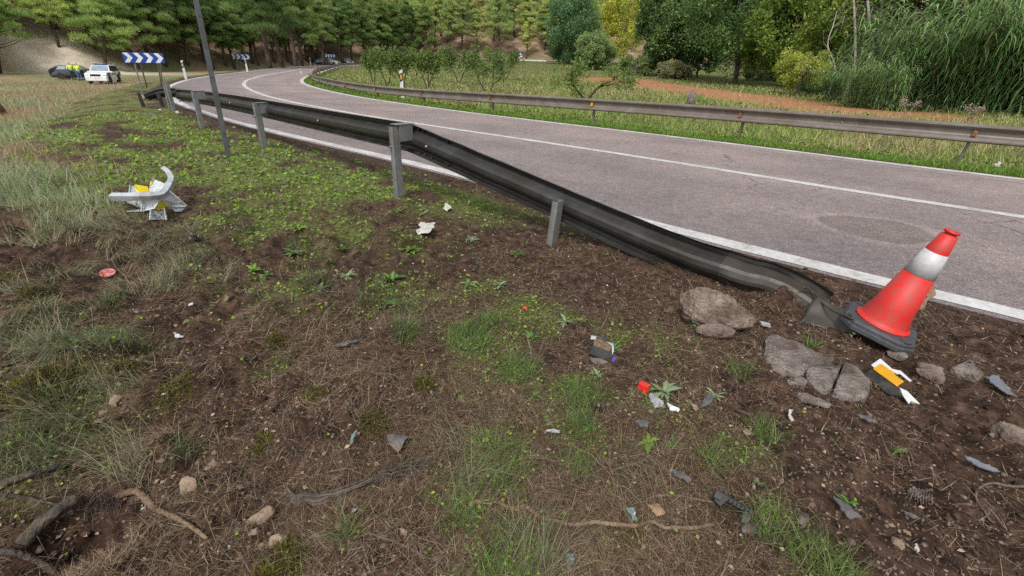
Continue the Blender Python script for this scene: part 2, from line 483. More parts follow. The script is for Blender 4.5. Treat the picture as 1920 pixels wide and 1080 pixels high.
S_BL = blobs([(330, 600, .36), (420, 560, .22), (480, 760, .25), (330, 720, .22), (600, 800, .18), (1250, 470, .5), (1400, 510, .5), (1750, 780, .5), (1600, 850, .35), (1850, 650, .5), (700, 1050, .16), (350, 880, .18),
              (1000, 430, .4), (1500, 760, .3), (1800, 950, .4), (250, 950, .2), (140, 1020, .15), (1650, 640, .35), (1480, 600, .3), (1100, 520, .35), (860, 340, .4), (1650, 960, .3)])
def bw(lst, x, y):
    w = np.zeros(len(x))
    for cx, cy, r in lst:
        w = np.maximum(w, np.exp(-((x - cx) ** 2 + (y - cy) ** 2) / r ** 2))
    return w

def left_(dl): return (dl > 0).astype(float)
def zones(x, y, dl=None, dr=None):
    if dl is None: dl, dr = road_uv(x, y)
    n1 = fbm(x / .5, y / .5, 3, 51); n2 = fbm(x / .18, y / .18, 3, 52); n3 = fbm(x / 3.0, y / 3.0, 3, 53)
    far = S(4.2, 6.2, y)
    left = dl > 0
    n4 = fbm(x / .75, y / .75, 3, 151)
    soil = np.maximum(bw(S_BL, x, y), .8 * left_(dl) * S(.50, .60, n4) * (1 - S(4.0, 5.5, y)))
    band = S(3.6, 5.0, y) * S(.25, .6, dl) * (1 - S(3.6, 6.5, dl)) * S(.33, .50, n1)
    green = np.maximum(bw(G_BL, x, y) * S(.36, .56, n2 * .6 + n1 * .4), .95 * band) * (1 - .85 * soil)
    field = left * S(2.7, 4.6, dl + 1.2 * (n1 - .5)) * S(3.2, 5.6, y + 2.2 * (n1 - .5) + 1.2 * (n2 - .5))
    straw = np.maximum(bw(D_BL, x, y), .5 * field * S(.4, .6, n3)) * (1 - .8 * soil)
    litter = left * (1 - far * .8) * (1 - .55 * soil)
    right = S(0, .3, dr)
    return dict(soil=soil, green=green, field=field, straw=straw, litter=litter, right=right, n1=n1, n2=n2, n3=n3, dl=dl, dr=dr, far=far)

RED_STRIP = [at(1150, 150)[:2], at(1350, 178)[:2], at(1560, 205)[:2], at(1700, 215)[:2]]
def redsoil(x, y):
    w = np.zeros(len(x))
    for a, b in zip(RED_STRIP[:-1], RED_STRIP[1:]):
        ab = b - a; t = np.clip(((x - a[0]) * ab[0] + (y - a[1]) * ab[1]) / (ab @ ab), 0, 1)
        d = np.hypot(x - a[0] - t * ab[0], y - a[1] - t * ab[1])
        rad = .06 * np.hypot(x, y) + .7
        w = np.maximum(w, 1 - S(rad * .8, rad * 1.5, d + .8 * (fbm(x / .7, y / .7, 2, 71) - .5)))
    return w

# ------------------------------------------------------------------ ground sheet
def build_ground():
    r = np.r_[[.02, .15, .3], np.geomspace(.42, 6, 330), np.geomspace(6.06, 60, 190)[0:], np.geomspace(61.5, 900, 95)]
    a = np.radians(np.r_[np.linspace(-180, -62, 30, endpoint=False), np.linspace(-62, 62, 560), np.linspace(62, 180, 31)[1:-1]])
    A, Rr = np.meshgrid(a, r)
    x = (Rr * np.sin(A)).ravel(); y = (Rr * np.cos(A)).ravel()
    z = ground(x, y)
    nr, na = len(r), len(a)
    i = np.arange(nr - 1)[:, None] * na; j = np.arange(na)[None]; j2 = (j + 1) % na
    F = np.stack([i + j, i + na + j, i + na + j2, i + j2], -1).reshape(-1, 4)[:, ::-1]
    me = np_mesh('ground', np.stack([x, y, z], 1), [F], smooth=True)
    Z = zones(x, y)
    hl = S(.1, 6, hill(x, y))
    pm_ = along(150, 100, 99); pal = np.exp(-(((x - pm_[0]) / 11) ** 2 + ((y - pm_[1]) / 6) ** 2)) * (.5 + fbm(x / 3, y / 3, 3, 66))
    vals = dict(pale=np.clip(pal * 1.3, 0, 1), soil=Z['soil'], green=np.clip(Z['green'] + Z['right'] * .8, 0, 1) * (1 - hl), field=Z['field'] * (1 - hl), red=np.clip(redsoil(x, y) + 0 * hl, 0, 1), hillside=hl,
                dry=np.clip(S(.45, .62, fbm(x / 5, y / 9, 3, 61)) * (np.hypot(x, y) > 9), 0, 1))
    for k, v in vals.items():
        at_ = me.attributes.new(k, 'FLOAT', 'POINT'); at_.data.foreach_set('value', np.ascontiguousarray(v, np.float32))
    m, t, b = new_mat('verge_soil')
    N, Lk = t.nodes, t.links
    geo = N.new('ShaderNodeNewGeometry')
    def noise(scale, det=6, rough=.6):
        n = N.new('ShaderNodeTexNoise'); n.inputs['Scale'].default_value = scale; n.inputs['Detail'].default_value = det; n.inputs['Roughness'].default_value = rough
        Lk.new(geo.outputs['Position'], n.inputs['Vector']); return n.outputs['Fac']
    def ramp(src, stops):
        rp = N.new('ShaderNodeValToRGB'); e = rp.color_ramp.elements
        e[0].position, e[0].color = stops[0][0], c4(stops[0][1]); e[1].position, e[1].color = stops[-1][0], c4(stops[-1][1])
        for p, c in stops[1:-1]:
            k = e.new(p); k.color = c4(c)
        Lk.new(src, rp.inputs[0]); return rp.outputs[0]
    def mix(f, a_, b_):
        mx = N.new('ShaderNodeMix'); mx.data_type = 'RGBA'
        Lk.new(f, mx.inputs[0]); Lk.new(a_, mx.inputs[6]); Lk.new(b_, mx.inputs[7]); return mx.outputs[2]
    def attr(k):
        q = N.new('ShaderNodeAttribute'); q.attribute_name = k; return q.outputs['Fac']
    def mul(p, q):
        k = N.new('ShaderNodeMath'); k.operation = 'MULTIPLY'; Lk.new(p, k.inputs[0])
        if isinstance(q, float): k.inputs[1].default_value = q
        else: Lk.new(q, k.inputs[1])
        return k.outputs[0]
    litter = ramp(noise(24, 8, .7), [(.34, (.011, .007, .005)), (.48, (.051, .032, .022)), (.6, (.102, .067, .046)), (.72, (.20, .143, .10))])
    soil = ramp(noise(13, 8, .72), [(.35, (.008, .005, .004)), (.48, (.042, .025, .017)), (.59, (.098, .058, .040)), (.74, (.19, .13, .097))])
    c = mix(attr('soil'), litter, soil)
    grn = ramp(noise(30, 6, .7), [(.3, (.06, .08, .024)), (.5, (.13, .17, .04)), (.7, (.21, .21, .075))])
    c = mix(mul(attr('green'), .75), c, grn)
    fld = ramp(noise(1.6, 7, .65), [(.3, (.10, .12, .045)), (.5, (.16, .17, .075)), (.7, (.22, .19, .10))])
    c = mix(attr('field'), c, fld)
    tan = ramp(noise(1.1, 7, .7), [(.3, (.20, .14, .085)), (.6, (.30, .215, .14)), (.75, (.36, .27, .19))])
    c = mix(mul(attr('dry'), attr('field')), c, tan)
    redc = ramp(noise(5, 7, .7), [(.3, (.20, .088, .042)), (.5, (.33, .16, .082)), (.72, (.42, .235, .135))])
    c = mix(attr('red'), c, redc)
    hil = ramp(noise(.35, 8, .7), [(.32, (.09, .06, .04)), (.5, (.24, .16, .105)), (.62, (.38, .29, .205)), (.75, (.48, .40, .30))])
    c = mix(attr('hillside'), c, hil)
    pl_ = ramp(noise(1.2, 7, .7), [(.3, (.46, .37, .28)), (.7, (.66, .58, .48))])
    c = mix(attr('pale'), c, pl_)
    Lk.new(c, b.inputs['Base Color']); b.inputs['Roughness'].default_value = .95; b.inputs['Specular IOR Level'].default_value = .12
    bp = N.new('ShaderNodeBump'); bp.inputs['Strength'].default_value = .8; bp.inputs['Distance'].default_value = .012
    Lk.new(noise(55, 6, .75), bp.inputs['Height']); Lk.new(bp.outputs[0], b.inputs['Normal'])
    o = link('ground', me, m)
    tag(o, kind='structure')
build_ground()

# ------------------------------------------------------------------ road and markings
def strip(name, off_a, off_b, lift, m, s0=0, s1=1e9, rag=0.0, cols=2):
    k = np.where((SST >= s0) & (SST <= s1))[0]
    P = CEN[k]; Nn = NOR[k]
    oa = np.broadcast_to(off_a if np.ndim(off_a) == 0 else off_a[k], (len(k),)); ob = np.broadcast_to(off_b if np.ndim(off_b) == 0 else off_b[k], (len(k),))
    V = []
    for c in range(cols):
        f = c / (cols - 1); o = oa * (1 - f) + ob * f
        q = P + Nn * o[:, None]
        if rag: q = q + Nn * (rag * (fbm(SST[k] / .4, SST[k] * 0 + c, 2, 90) - .5))[:, None]
        V.append(np.stack([q[:, 0], q[:, 1], zroad(q[:, 0], q[:, 1]) + lift], 1))
    n = len(k); V = np.concatenate(V)
    i = np.arange(n - 1); lat = np.repeat(np.arange(cols) / (cols - 1), n)
    F = np.concatenate([np.stack([c * n + i, c * n + i + 1, (c + 1) * n + i + 1, (c + 1) * n + i], 1) for c in range(cols - 1)])
    me = np_mesh(name, V, [F], smooth=True); me.attributes.new('lat', 'FLOAT', 'POINT').data.foreach_set('value', np.ascontiguousarray(lat, np.float32))
    return tag(link(name, me, m), kind='structure')

def asphalt():
    m, t, b = new_mat('pink_asphalt')
    N, Lk = t.nodes, t.links
    geo = N.new('ShaderNodeNewGeometry')
    def tex(kind, scale, **kw):
        n = N.new(kind); n.inputs['Scale'].default_value = scale
        for k, v in kw.items(): n.inputs[k].default_value = v
        Lk.new(geo.outputs['Position'], n.inputs['Vector']); return n
    def ramp(src, stops):
        rp = N.new('ShaderNodeValToRGB'); e = rp.color_ramp.elements
        e[0].position, e[0].color = stops[0][0], c4(stops[0][1]); e[1].position, e[1].color = stops[-1][0], c4(stops[-1][1])
        for p, c in stops[1:-1]:
            k = e.new(p); k.color = c4(c)
        Lk.new(src, rp.inputs[0]); return rp.outputs[0]
    vor = tex('ShaderNodeTexVoronoi', 115.0)
    sep = N.new('ShaderNodeSeparateColor'); Lk.new(vor.outputs['Color'], sep.inputs[0])
    agg = ramp(sep.outputs[0], [(0, (.17, .142, .134)), (.35, (.232, .19, .177)), (.6, (.28, .228, .21)), (.85, (.325, .272, .252)), (1, (.45, .40, .38))])
    big = ramp(tex('ShaderNodeTexNoise', .45, Detail=6.0, Roughness=.6).outputs['Fac'], [(.3, (.72, .72, .74)), (.5, (.93, .92, .92)), (.7, (1.12, 1.07, 1.05))])
    mx = N.new('ShaderNodeMix'); mx.data_type = 'RGBA'; mx.blend_type = 'MULTIPLY'; mx.inputs[0].default_value = 1
    Lk.new(agg, mx.inputs[6]); Lk.new(big, mx.inputs[7])
    fine = ramp(tex('ShaderNodeTexNoise', 9, Detail=7.0, Roughness=.75).outputs['Fac'], [(.35, (.72, .7, .7)), (.55, (1, 1, 1)), (.75, (1.2, 1.18, 1.15))])
    m2 = N.new('ShaderNodeMix'); m2.data_type = 'RGBA'; m2.blend_type = 'MULTIPLY'; m2.inputs[0].default_value = .8
    Lk.new(mx.outputs[2], m2.inputs[6]); Lk.new(fine, m2.inputs[7])
    lat = N.new('ShaderNodeAttribute'); lat.attribute_name = 'lat'
    wt = ramp(lat.outputs['Fac'], [(0, (.86, .88, .90)), (.14, (.80, .81, .82)), (.24, (.92, .92, .92)), (.34, (.84, .84, .86)), (.48, (1.05, 1.04, 1.04)), (.63, (.97, .96, .96)), (.74, (1.1, 1.07, 1.05)), (.86, (1.0, .98, .98)), (1, (1.12, 1.11, 1.1))])
    m5 = N.new('ShaderNodeMix'); m5.data_type = 'RGBA'; m5.blend_type = 'MULTIPLY'; m5.inputs[0].default_value = 1
    Lk.new(m2.outputs[2], m5.inputs[6]); Lk.new(wt, m5.inputs[7]); m2 = m5
    vc = tex('ShaderNodeTexVoronoi', .55); vc.feature = 'DISTANCE_TO_EDGE'
    wn = tex('ShaderNodeTexNoise', 3.0, Detail=5.0); wa = N.new('ShaderNodeVectorMath'); wa.operation = 'MULTIPLY_ADD'; wa.inputs[1].default_value = (.5, .5, 0)
    Lk.new(wn.outputs['Color'], wa.inputs[0]); Lk.new(geo.outputs['Position'], wa.inputs[2]); Lk.new(wa.outputs[0], vc.inputs['Vector'])
    ck = ramp(vc.outputs['Distance'], [(0, (.45, .43, .42)), (.004, (.6, .58, .57)), (.009, (1, 1, 1)), (1, (1, 1, 1))])
    cm = ramp(tex('ShaderNodeTexNoise', .35, Detail=3.0).outputs['Fac'], [(.5, (0, 0, 0)), (.6, (.9, .9, .9))])
    m6 = N.new('ShaderNodeMix'); m6.data_type = 'RGBA'; m6.blend_type = 'MULTIPLY'
    Lk.new(cm, m6.inputs[0]); Lk.new(m2.outputs[2], m6.inputs[6]); Lk.new(ck, m6.inputs[7]); m2 = m6
    # thin pale scrape marks and a worn, once wet, oval patch with a pale rim
    sc = at(1640, 438)
    vm = N.new('ShaderNodeVectorMath'); vm.operation = 'SUBTRACT'; Lk.new(geo.outputs['Position'], vm.inputs[0]); vm.inputs[1].default_value = (sc[0], sc[1], sc[2])
    mp = N.new('ShaderNodeMapping'); mp.inputs['Rotation'].default_value = (0, 0, .72); mp.inputs['Scale'].default_value = (1.05, 1.25, 0)
    Lk.new(vm.outputs[0], mp.inputs[0])
    nz = N.new('ShaderNodeTexNoise'); nz.inputs['Scale'].default_value = 2.2; nz.inputs['Detail'].default_value = 5; Lk.new(geo.outputs['Position'], nz.inputs['Vector'])
    ln = N.new('ShaderNodeVectorMath'); ln.operation = 'LENGTH'; Lk.new(mp.outputs[0], ln.inputs[0])
    ad = N.new('ShaderNodeMath'); ad.operation = 'MULTIPLY_ADD'; Lk.new(nz.outputs['Fac'], ad.inputs[0]); ad.inputs[1].default_value = .55; Lk.new(ln.outputs['Value'], ad.inputs[2])
    st = ramp(ad.outputs[0], [(.55, (.84, .81, .79)), (.77, (.80, .78, .76)), (.83, (1.22, 1.23, 1.24)), (.92, (1.10, 1.10, 1.11)), (1.0, (1, 1, 1))])
    m3 = N.new('ShaderNodeMix'); m3.data_type = 'RGBA'; m3.blend_type = 'MULTIPLY'; m3.inputs[0].default_value = 1
    Lk.new(m2.outputs[2], m3.inputs[6]); Lk.new(st, m3.inputs[7])
    Lk.new(m3.outputs[2], b.inputs['Base Color'])
    b.inputs['Roughness'].default_value = .72; b.inputs['Specular IOR Level'].default_value = .35
    bp = N.new('ShaderNodeBump'); bp.inputs['Strength'].default_value = .5; bp.inputs['Distance'].default_value = .006
    Lk.new(vor.outputs['Distance'], bp.inputs['Height']); Lk.new(bp.outputs[0], b.inputs['Normal'])
    return m
ASPH = asphalt()

def paint(name, worn):
    m, t, b = new_mat(name)
    N, Lk = t.nodes, t.links
    geo = N.new('ShaderNodeNewGeometry')
    n = N.new('ShaderNodeTexNoise'); n.inputs['Scale'].default_value = 22; n.inputs['Detail'].default_value = 8; n.inputs['Roughness'].default_value = .75
    n2 = N.new('ShaderNodeTexNoise'); n2.inputs['Scale'].default_value = 2.5; n2.inputs['Detail'].default_value = 4
    Lk.new(geo.outputs['Position'], n.inputs['Vector']); Lk.new(geo.outputs['Position'], n2.inputs['Vector'])
    ad = N.new('ShaderNodeMath'); ad.operation = 'MULTIPLY_ADD'; Lk.new(n2.outputs['Fac'], ad.inputs[0]); ad.inputs[1].default_value = .6; Lk.new(n.outputs['Fac'], ad.inputs[2])
    rp = N.new('ShaderNodeValToRGB'); e = rp.color_ramp.elements
    e[0].position, e[0].color = worn - .12, (.24, .21, .195, 1); e[1].position, e[1].color = worn + .07, (.45, .44, .42, 1)
    k = e.new(1.0); k.color = (.60, .59, .57, 1)
    Lk.new(ad.outputs[0], rp.inputs[0]); Lk.new(rp.outputs[0], b.inputs['Base Color']); b.inputs['Roughness'].default_value = .65
    return m
PAINT = paint('white_edge_paint', .70); PAINT2 = paint('white_centre_paint', .70)
road = strip('road', WL + EDGE, -WR - EDGE, 0.0, ASPH, cols=9)
strip('edge_line', WL - .10, WL + .11, .004, PAINT, rag=.05)
strip('centre_line', -.10, .10, .004, PAINT2)
strip('edge_line', -WR - .11, -WR + .11, .004, PAINT2)

GHOST = paint('worn_away_paint', .98)
strip('worn_line_trace', -WR + .45, -WR + .55, .003, GHOST, s0=8, s1=60)

# ------------------------------------------------------------------ crash barriers
_front = [(.022, .156), (.05, .15), (.083, .132), (.085, .108), (.05, .075), (.01, .045), (.0, .02), (.0, -.02), (.01, -.045), (.05, -.075), (.085, -.108), (.083, -.132), (.05, -.15), (.022, -.156)]
WPROF = [tuple(p) for p in _front] + [(u - .004, v) for u, v in _front[::-1]]       # u > 0 faces the traffic

def ring_post(h, a, b_, wall, R, base, lean=(0, 0), top=True):
    """hollow rectangular steel post"""
    mb = MB(); z0 = -.25
    def loop(a_, b2, z):
        c = .012
        P = [(-a_ / 2 + c, -b2 / 2), (a_ / 2 - c, -b2 / 2), (a_ / 2, -b2 / 2 + c), (a_ / 2, b2 / 2 - c), (a_ / 2 - c, b2 / 2), (-a_ / 2 + c, b2 / 2), (-a_ / 2, b2 / 2 - c), (-a_ / 2, -b2 / 2 + c)]
        k = (z - z0) / (h - z0)
        return [np.array(base) + R @ np.array([x, y, z]) + np.array([lean[0] * k, lean[1] * k, 0]) for x, y in P]
    V = loop(a, b_, z0) + loop(a, b_, h) + loop(a - wall * 2, b_ - wall * 2, h) + loop(a - wall * 2, b_ - wall * 2, h - .2)
    F = []
    for q in range(3):
        for k in range(8): F.append((q * 8 + k, q * 8 + (k + 1) % 8, (q + 1) * 8 + (k + 1) % 8, (q + 1) * 8 + k))
    F.append(tuple(24 + k for k in range(8)))
    return mb.add(V, F)

WNEAR = [(u, v * .88) for u, v in WPROF]
# --- the wrecked barrier on the camera's side
NL = np.array([.66, .75, 0.0])                     # from the verge to the road, near the camera
posts_px = [(320, 206), (327, 210), (380, 240), (497, 280), (749, 370), (1030, 458)]
post_w = [at(*p) for p in posts_px]
plan = np.array([post_w[0][:2] + np.array([-1.0, 1.05]), post_w[0][:2], post_w[1][:2], post_w[2][:2], post_w[3][:2], post_w[4][:2], post_w[5][:2], (1.62, 2.5), (2.4, 1.85)]) + NL[:2] * .17
def curtain(px, py):
    d = rays((px, py))[0]
    for a, b in zip(plan[:-1], plan[1:]):
        M_ = np.array([[d[0], -(b - a)[0]], [d[1], -(b - a)[1]]])
        t, s_ = np.linalg.solve(M_, a)
        if -.02 <= s_ <= 1.02 and t > 0: return d * t + np.array([0, 0, CAMZ])
    return None
cen_px = [(331, 179), (338, 179), (364, 180), (390, 183), (437, 192), (475, 200), (550, 216), (625, 232), (700, 247.5), (745, 255), (764, 258), (790, 269), (823, 283), (893, 314), (977, 353), (1060, 388), (1122, 415),
          (1168, 436), (1214, 457), (1260, 477), (1306, 494), (1360, 511), (1397, 521), (1440, 532)]
bm = [curtain(*p) for p in cen_px]
bm = np.array([p for p in bm if p is not None])
for _ in range(6):      # straight lengths of steel, kinked only at the splice
    for lo, hi in ((2, 10), (11, len(bm))):
        q_ = bm.copy(); q_[lo:hi - 1] = .5 * bm[lo:hi - 1] + .25 * (bm[lo - 1:hi - 2] + bm[lo + 1:hi]); bm = q_
bm = np.vstack([bm, bm[-1] + np.array([.13, -.11, -.035]), bm[-1] + np.array([.23, -.20, -.085])])
rail = empty('guardrail', tuple(post_w[4]), 0, 'knocked-down steel guardrail on the near verge, its end dropped to the ground by the cone', 'guardrail')
rl = np.array(rail.location)
def sweep_part(name, P, m, twist=None, prof=WNEAR, dent=0.0, dense=True):
    if dense:
        Q = catmull(P, 5)
    else: Q = P
    t = np.gradient(Q, axis=0); t /= np.linalg.norm(t, axis=1)[:, None]
    side = np.cross(np.array([0, 0, 1.]), t); side /= np.linalg.norm(side, axis=1)[:, None]
    if (side[0] @ NL) < 0: side = -side
    up = np.cross(t, side); up = up * np.sign(up[:, 2:3])
    if twist is not None:
        k = np.linspace(0, 1, len(Q)); tw = np.interp(k, [q[0] for q in twist], [q[1] for q in twist])
        s2 = side * np.cos(tw)[:, None] + up * np.sin(tw)[:, None]; u2 = -side * np.sin(tw)[:, None] + up * np.cos(tw)[:, None]
        side, up = s2, u2
    mb = MB(); mb.sweep(prof, Q - rl, side, up)
    if dent:
        mb.v = [tuple(np.array(v) + NL * dent * (mnoise.noise(Vector((v[0] * 3.1, v[1] * 3.1, v[2] * 5))) + .5 * mnoise.noise(Vector((v[0] * 11, v[1] * 11, v[2] * 13)))) + np.array([0, 0, dent * .8 * mnoise.noise(Vector((v[0] * 4 + 7, v[1] * 4, 2)))])) for v in mb.v]
    return mb.obj(name, m, rail, smooth=False)
sweep_part('rail_beam', bm[:10], GALV_DARK)
sweep_part('rail_beam', bm[9:11] * 1.0 if False else bm[9:22] + np.array([.66, .75, 0]) * -.007, GALV_DARK, [(0, 0), (.5, 0), (.8, -.10), (1, -.2)], dent=.005)
sweep_part('rail_beam', bm[21:], GALV_OLD, [(0, -.2), (1, -.42)], dent=.018)
# crumpled lower flange plates along the dropped length
for i, (p, lean) in enumerate(zip(post_w, [(.02, .02), (0, 0), (0, 0), (-.01, 0), (.0, 0), (.05, .035)])):
    Rm = rotz(math.atan2(NL[1], NL[0]))
    h = .70 if i != 5 else .35
    if i == 4: h = .68
    ring_post(h, .10, .055, .005, Rm, p - rl, lean).obj('post', GALV, rail)
    if 1 < i < 5:
        q = p - rl
        mb = MB(); c = q + NL * .10 + np.array([0, 0, .60])
        mb.box(c + np.array([0, 0, .10]), (.21, .11, .006), Rm); mb.box(c + Rm @ np.array([0, .045, .02]), (.15, .006, .15), Rm); mb.box(c + Rm @ np.array([0, -.045, .02]), (.15, .006, .15), Rm)
        mb.box(c + Rm @ np.array([.078, 0, .02]), (.006, .096, .15), Rm)
        mb.obj('spacer', GALV, rail)
        mb = MB(); mb.tube([q + Rm @ np.array([-.09, -.01, .50]), q + Rm @ np.array([.06, -.01, .50])], .009, 6); mb.obj('bolt', GALV, rail)
for k in (4, 7, 11):
    q = bm[k] - rl - NL * .012
    mb = MB(); mb.lathe([(.0, 0), (.014, .002), (.012, .012), (.004, .016)], 8, q, basis_from_up(-NL, np.array([0, 0, 1.]))); mb.obj('bolt', FOIL, rail, smooth=True)
for k, (off, lift) in enumerate([(.10, .11), (.16, .11), (.25, .12), (.10, -.12), (.16, -.115), (.25, -.11), (.42, .105), (.42, -.11)]):
    f = 10 + off / .25; i = int(f); q = bm[i] * (1 - f + i) + bm[min(i + 1, len(bm) - 1)] * (f - i) - rl + np.array([0, 0, lift]) + NL * .055
    MB().lathe([(.0, 0), (.013, .002), (.012, .016), (.004, .018)], 8, q, basis_from_up(-NL, np.array([0, 0, 1.]))).obj('bolt', BLACKP, rail)
# flattened end terminal half buried beside the cone
def patch(corners, nu, nv, bulge, thick, rough=.0, seed=0):
    A, B, C_, D = (np.array(c, float) for c in corners)
    n = np.cross(B - A, D - A); n /= np.linalg.norm(n); n *= np.sign(n[2]) or 1
    V = []
    for k in (0, 1):
        for i in range(nu + 1):
            for j in range(nv + 1):
                u, v = i / nu, j / nv
                p = (A * (1 - u) + B * u) * (1 - v) + (D * (1 - u) + C_ * u) * v
                b_ = bulge * math.sin(math.pi * u)
                if rough: b_ += rough * (mnoise.noise(Vector((p[0] * 9 + seed, p[1] * 9, p[2] * 9))))
                V.append(p + n * (b_ - k * thick))
    w = nv + 1; o = (nu + 1) * w; F = []
    for i in range(nu):
        for j in range(nv):
            a = i * w + j
            F += [(a, a + 1, a + w + 1, a + w), (o + a, o + a + w, o + a + w + 1, o + a + 1)]
    for i in range(nu):
        F += [(i * w, i * w + w, o + i * w + w, o + i * w), (i * w + nv, o + i * w + nv, o + i * w + w + nv, i * w + w + nv)]
    for j in range(nv):
        F += [(j, o + j, o + j + 1, j + 1), (nu * w + j, nu * w + j + 1, o + nu * w + j + 1, o + nu * w + j)]
    return MB().add(V, F)
qA, qB, qC, qD = above(1528, 560, .085), above(1494, 606, -.005), above(1612, 634, -.01), above(1604, 590, .10)
patch([qA - rl, qB - rl, qC - rl, qD - rl], 18, 14, .010, .005, .035, 3).obj('end_terminal', GALV_OLD, rail, smooth=True)
lip = [above(1505, 538, .10), above(1524, 548, .10), above(1540, 566, .10), above(1562, 582, .10), above(1600, 598, .10)]
MB().tube(catmull(lip, 5) - rl, .006, 6).obj('torn_rail_edge', GALV_OLD, rail, smooth=True)
# far crumpled end of the same barrier
e0 = post_w[0]
Pf = np.array([bm[0], bm[0] + np.array([-.25, .33, -.06]), e0 + np.array([-.2, .75, .36]), e0 + np.array([-.75, .9, .34]), e0 + np.array([-1.15, .75, .22])])
sweep_part('rail_beam', Pf, GALV_DARK, [(0, 0), (.4, .3), (1, .9)])
for dx, dy in ((-.55, .55), (-1.1, .55)):
    b0 = np.array([e0[0] + dx, e0[1] + dy, gz(e0[0] + dx, e0[1] + dy)])
    ring_post(.36, .09, .05, .005, rotz(.9), b0 - rl, (-.06, 0)).obj('post', BLACKP, rail)

# --- the sound barrier along the other side
rail2 = empty('guardrail', (0, 0, 0), 0, 'long undamaged guardrail with orange reflectors along the far side of the road', 'guardrail')
def off_path(d, s0, s1, step=.7):
    k = np.where((SST >= s0) & (SST <= s1))[0]
    P = CEN[k] - NOR[k] * (WR[k] + EDGE + d)[:, None]
    return resample(P, step)
def station_of(x, y):
    return SST[np.argmin((CEN[:, 0] - x) ** 2 + (CEN[:, 1] - y) ** 2)]
p0 = at(1829, 318); s_first = station_of(p0[0], p0[1])
PO = 4.05
railtop = .66
RT_PX = [(1916, 238), (1851, 233), (1585, 214.5), (1358, 199), (1195, 190), (1057, 182), (875, 171), (757, 166), (679, 160), (600, 150.5), (575, 146.5)]
path = off_path(.62, 2, 165, .5)
zz = zroad(path[:, 0], path[:, 1]) - .03
dcum = np.r_[0, np.cumsum(np.linalg.norm(np.diff(path, axis=0), axis=1))]
_kd, _kz = [], []
for px, py in RT_PX:
    d = rays((px, py))[0]; th_p = np.arctan2(path[:, 0], path[:, 1]); k = (dcum < 60)
    j = int(np.argmin(np.abs(th_p[k] - math.atan2(d[0], d[1])))); _kd.append(dcum[j]); _kz.append(d[2] * math.hypot(*path[j]) / math.hypot(d[0], d[1]) + CAMZ - zz[j])
o_ = np.argsort(_kd); hgt = np.interp(dcum, np.r_[np.array(_kd)[o_], np.array(_kd)[o_][-1] + 12], np.r_[np.clip(np.array(_kz)[o_], .5, 1.0), railtop])
ker = np.ones(15) / 15; hgt = np.convolve(np.pad(hgt, 7, mode='edge'), ker, 'valid')
path3 = np.c_[path, zz + hgt - .155]
i0 = np.argmin(np.hypot(path[:, 0] - p0[0], path[:, 1] - p0[1])); d0 = dcum[i0]
cuts = np.arange(d0 - 4 * PO, dcum[-1], PO)
cuts = cuts[cuts > 0]
tt = np.gradient(path3, axis=0); tt /= np.linalg.norm(tt, axis=1)[:, None]
sd_ = np.cross(np.array([0, 0, 1.]), tt); sd_ /= np.linalg.norm(sd_, axis=1)[:, None]
def pt(d):
    return np.array([np.interp(d, dcum, path3[:, k]) for k in range(3)])
def sv(d):
    v = np.array([np.interp(d, dcum, sd_[:, k]) for k in range(3)]); return v / np.linalg.norm(v)
for i, (a, b) in enumerate(zip(cuts[:-1], cuts[1:])):
    n = 7 if a < d0 + 60 else 4
    ds = np.linspace(a - .12, b + .0, n)
    Q = np.array([pt(d) for d in ds]); sdv = np.array([sv(d) for d in ds])
    # traffic side is to the left of travel here
    Q[0] += sdv[0] * .006; Q[-1] -= sdv[-1] * .002
    Qo = Q
    MB().sweep(WPROF, Qo, sdv, np.tile([0, 0, 1.0], (n, 1))).obj('rail_beam', GALV_TAN, rail2)
post_px2 = {0: (-.10, .10)}
for i, a in enumerate(cuts):
    q = pt(a); s_ = sv(a); b0 = q - s_ * .10; g = gz(b0[0], b0[1]); h = q[2] + .09 - g
    lean = np.zeros(2)
    if abs(a - d0) < .1: b0 = b0 + np.array([-.05, .10, 0]); lean = np.array([.06, -.10])
    if abs(a - d0 - PO) < .1: lean = np.array([.05, -.05])
    ring_post(h, .10, .05, .005, rotz(math.atan2(s_[1], s_[0])), np.array([b0[0], b0[1], g]), lean).obj('post', GALV_TAN if i % 3 else RUST if i % 2 else GALV_TAN, rail2)
    if a < d0 + 75:
        mb = MB(); c = q + s_ * .03
        t_ = np.array([-s_[1], s_[0], 0])
        mb.prism([(-.035, -.05), (.035, -.035), (.035, .045), (-.02, .055)], t_, (0, 0, 1), s_, c + s_ * .03, .03)
        mb.obj('reflector', RUST if i % 3 else REFL_Y, rail2)
        mb = MB(); mb.lathe([(0, 0), (.016, .003), (.012, .012), (.004, .016)], 8, pt(a + PO / 2) + sv(a + PO / 2) * .006, basis_from_up(s_, np.array([0, 0, 1.]))); mb.obj('bolt', FOIL, rail2)

# --- far white barrier in front of the pine wood
wb = empty('roadside_barrier', (0, 0, 0), 0, 'low white barrier line before the distant pines, right of the blue signs', 'barrier')
a_ = along(955, 113.5, 141); b_ = along(1024, 113, 141)
MB().box((a_ + b_) / 2, (np.linalg.norm(b_ - a_), .12, .34), rotz(math.atan2(b_[1] - a_[1], b_[0] - a_[0]))).obj('rail_beam', SIGNW, wb)
for k in np.linspace(.02, .98, 5):
    q = a_ * (1 - k) + b_ * k; g = gz(q[0], q[1]); MB().box((q[0], q[1] + .12, (q[2] + g) / 2), (.12, .1, abs(q[2] - g) + .3)).obj('post', GALV, wb)

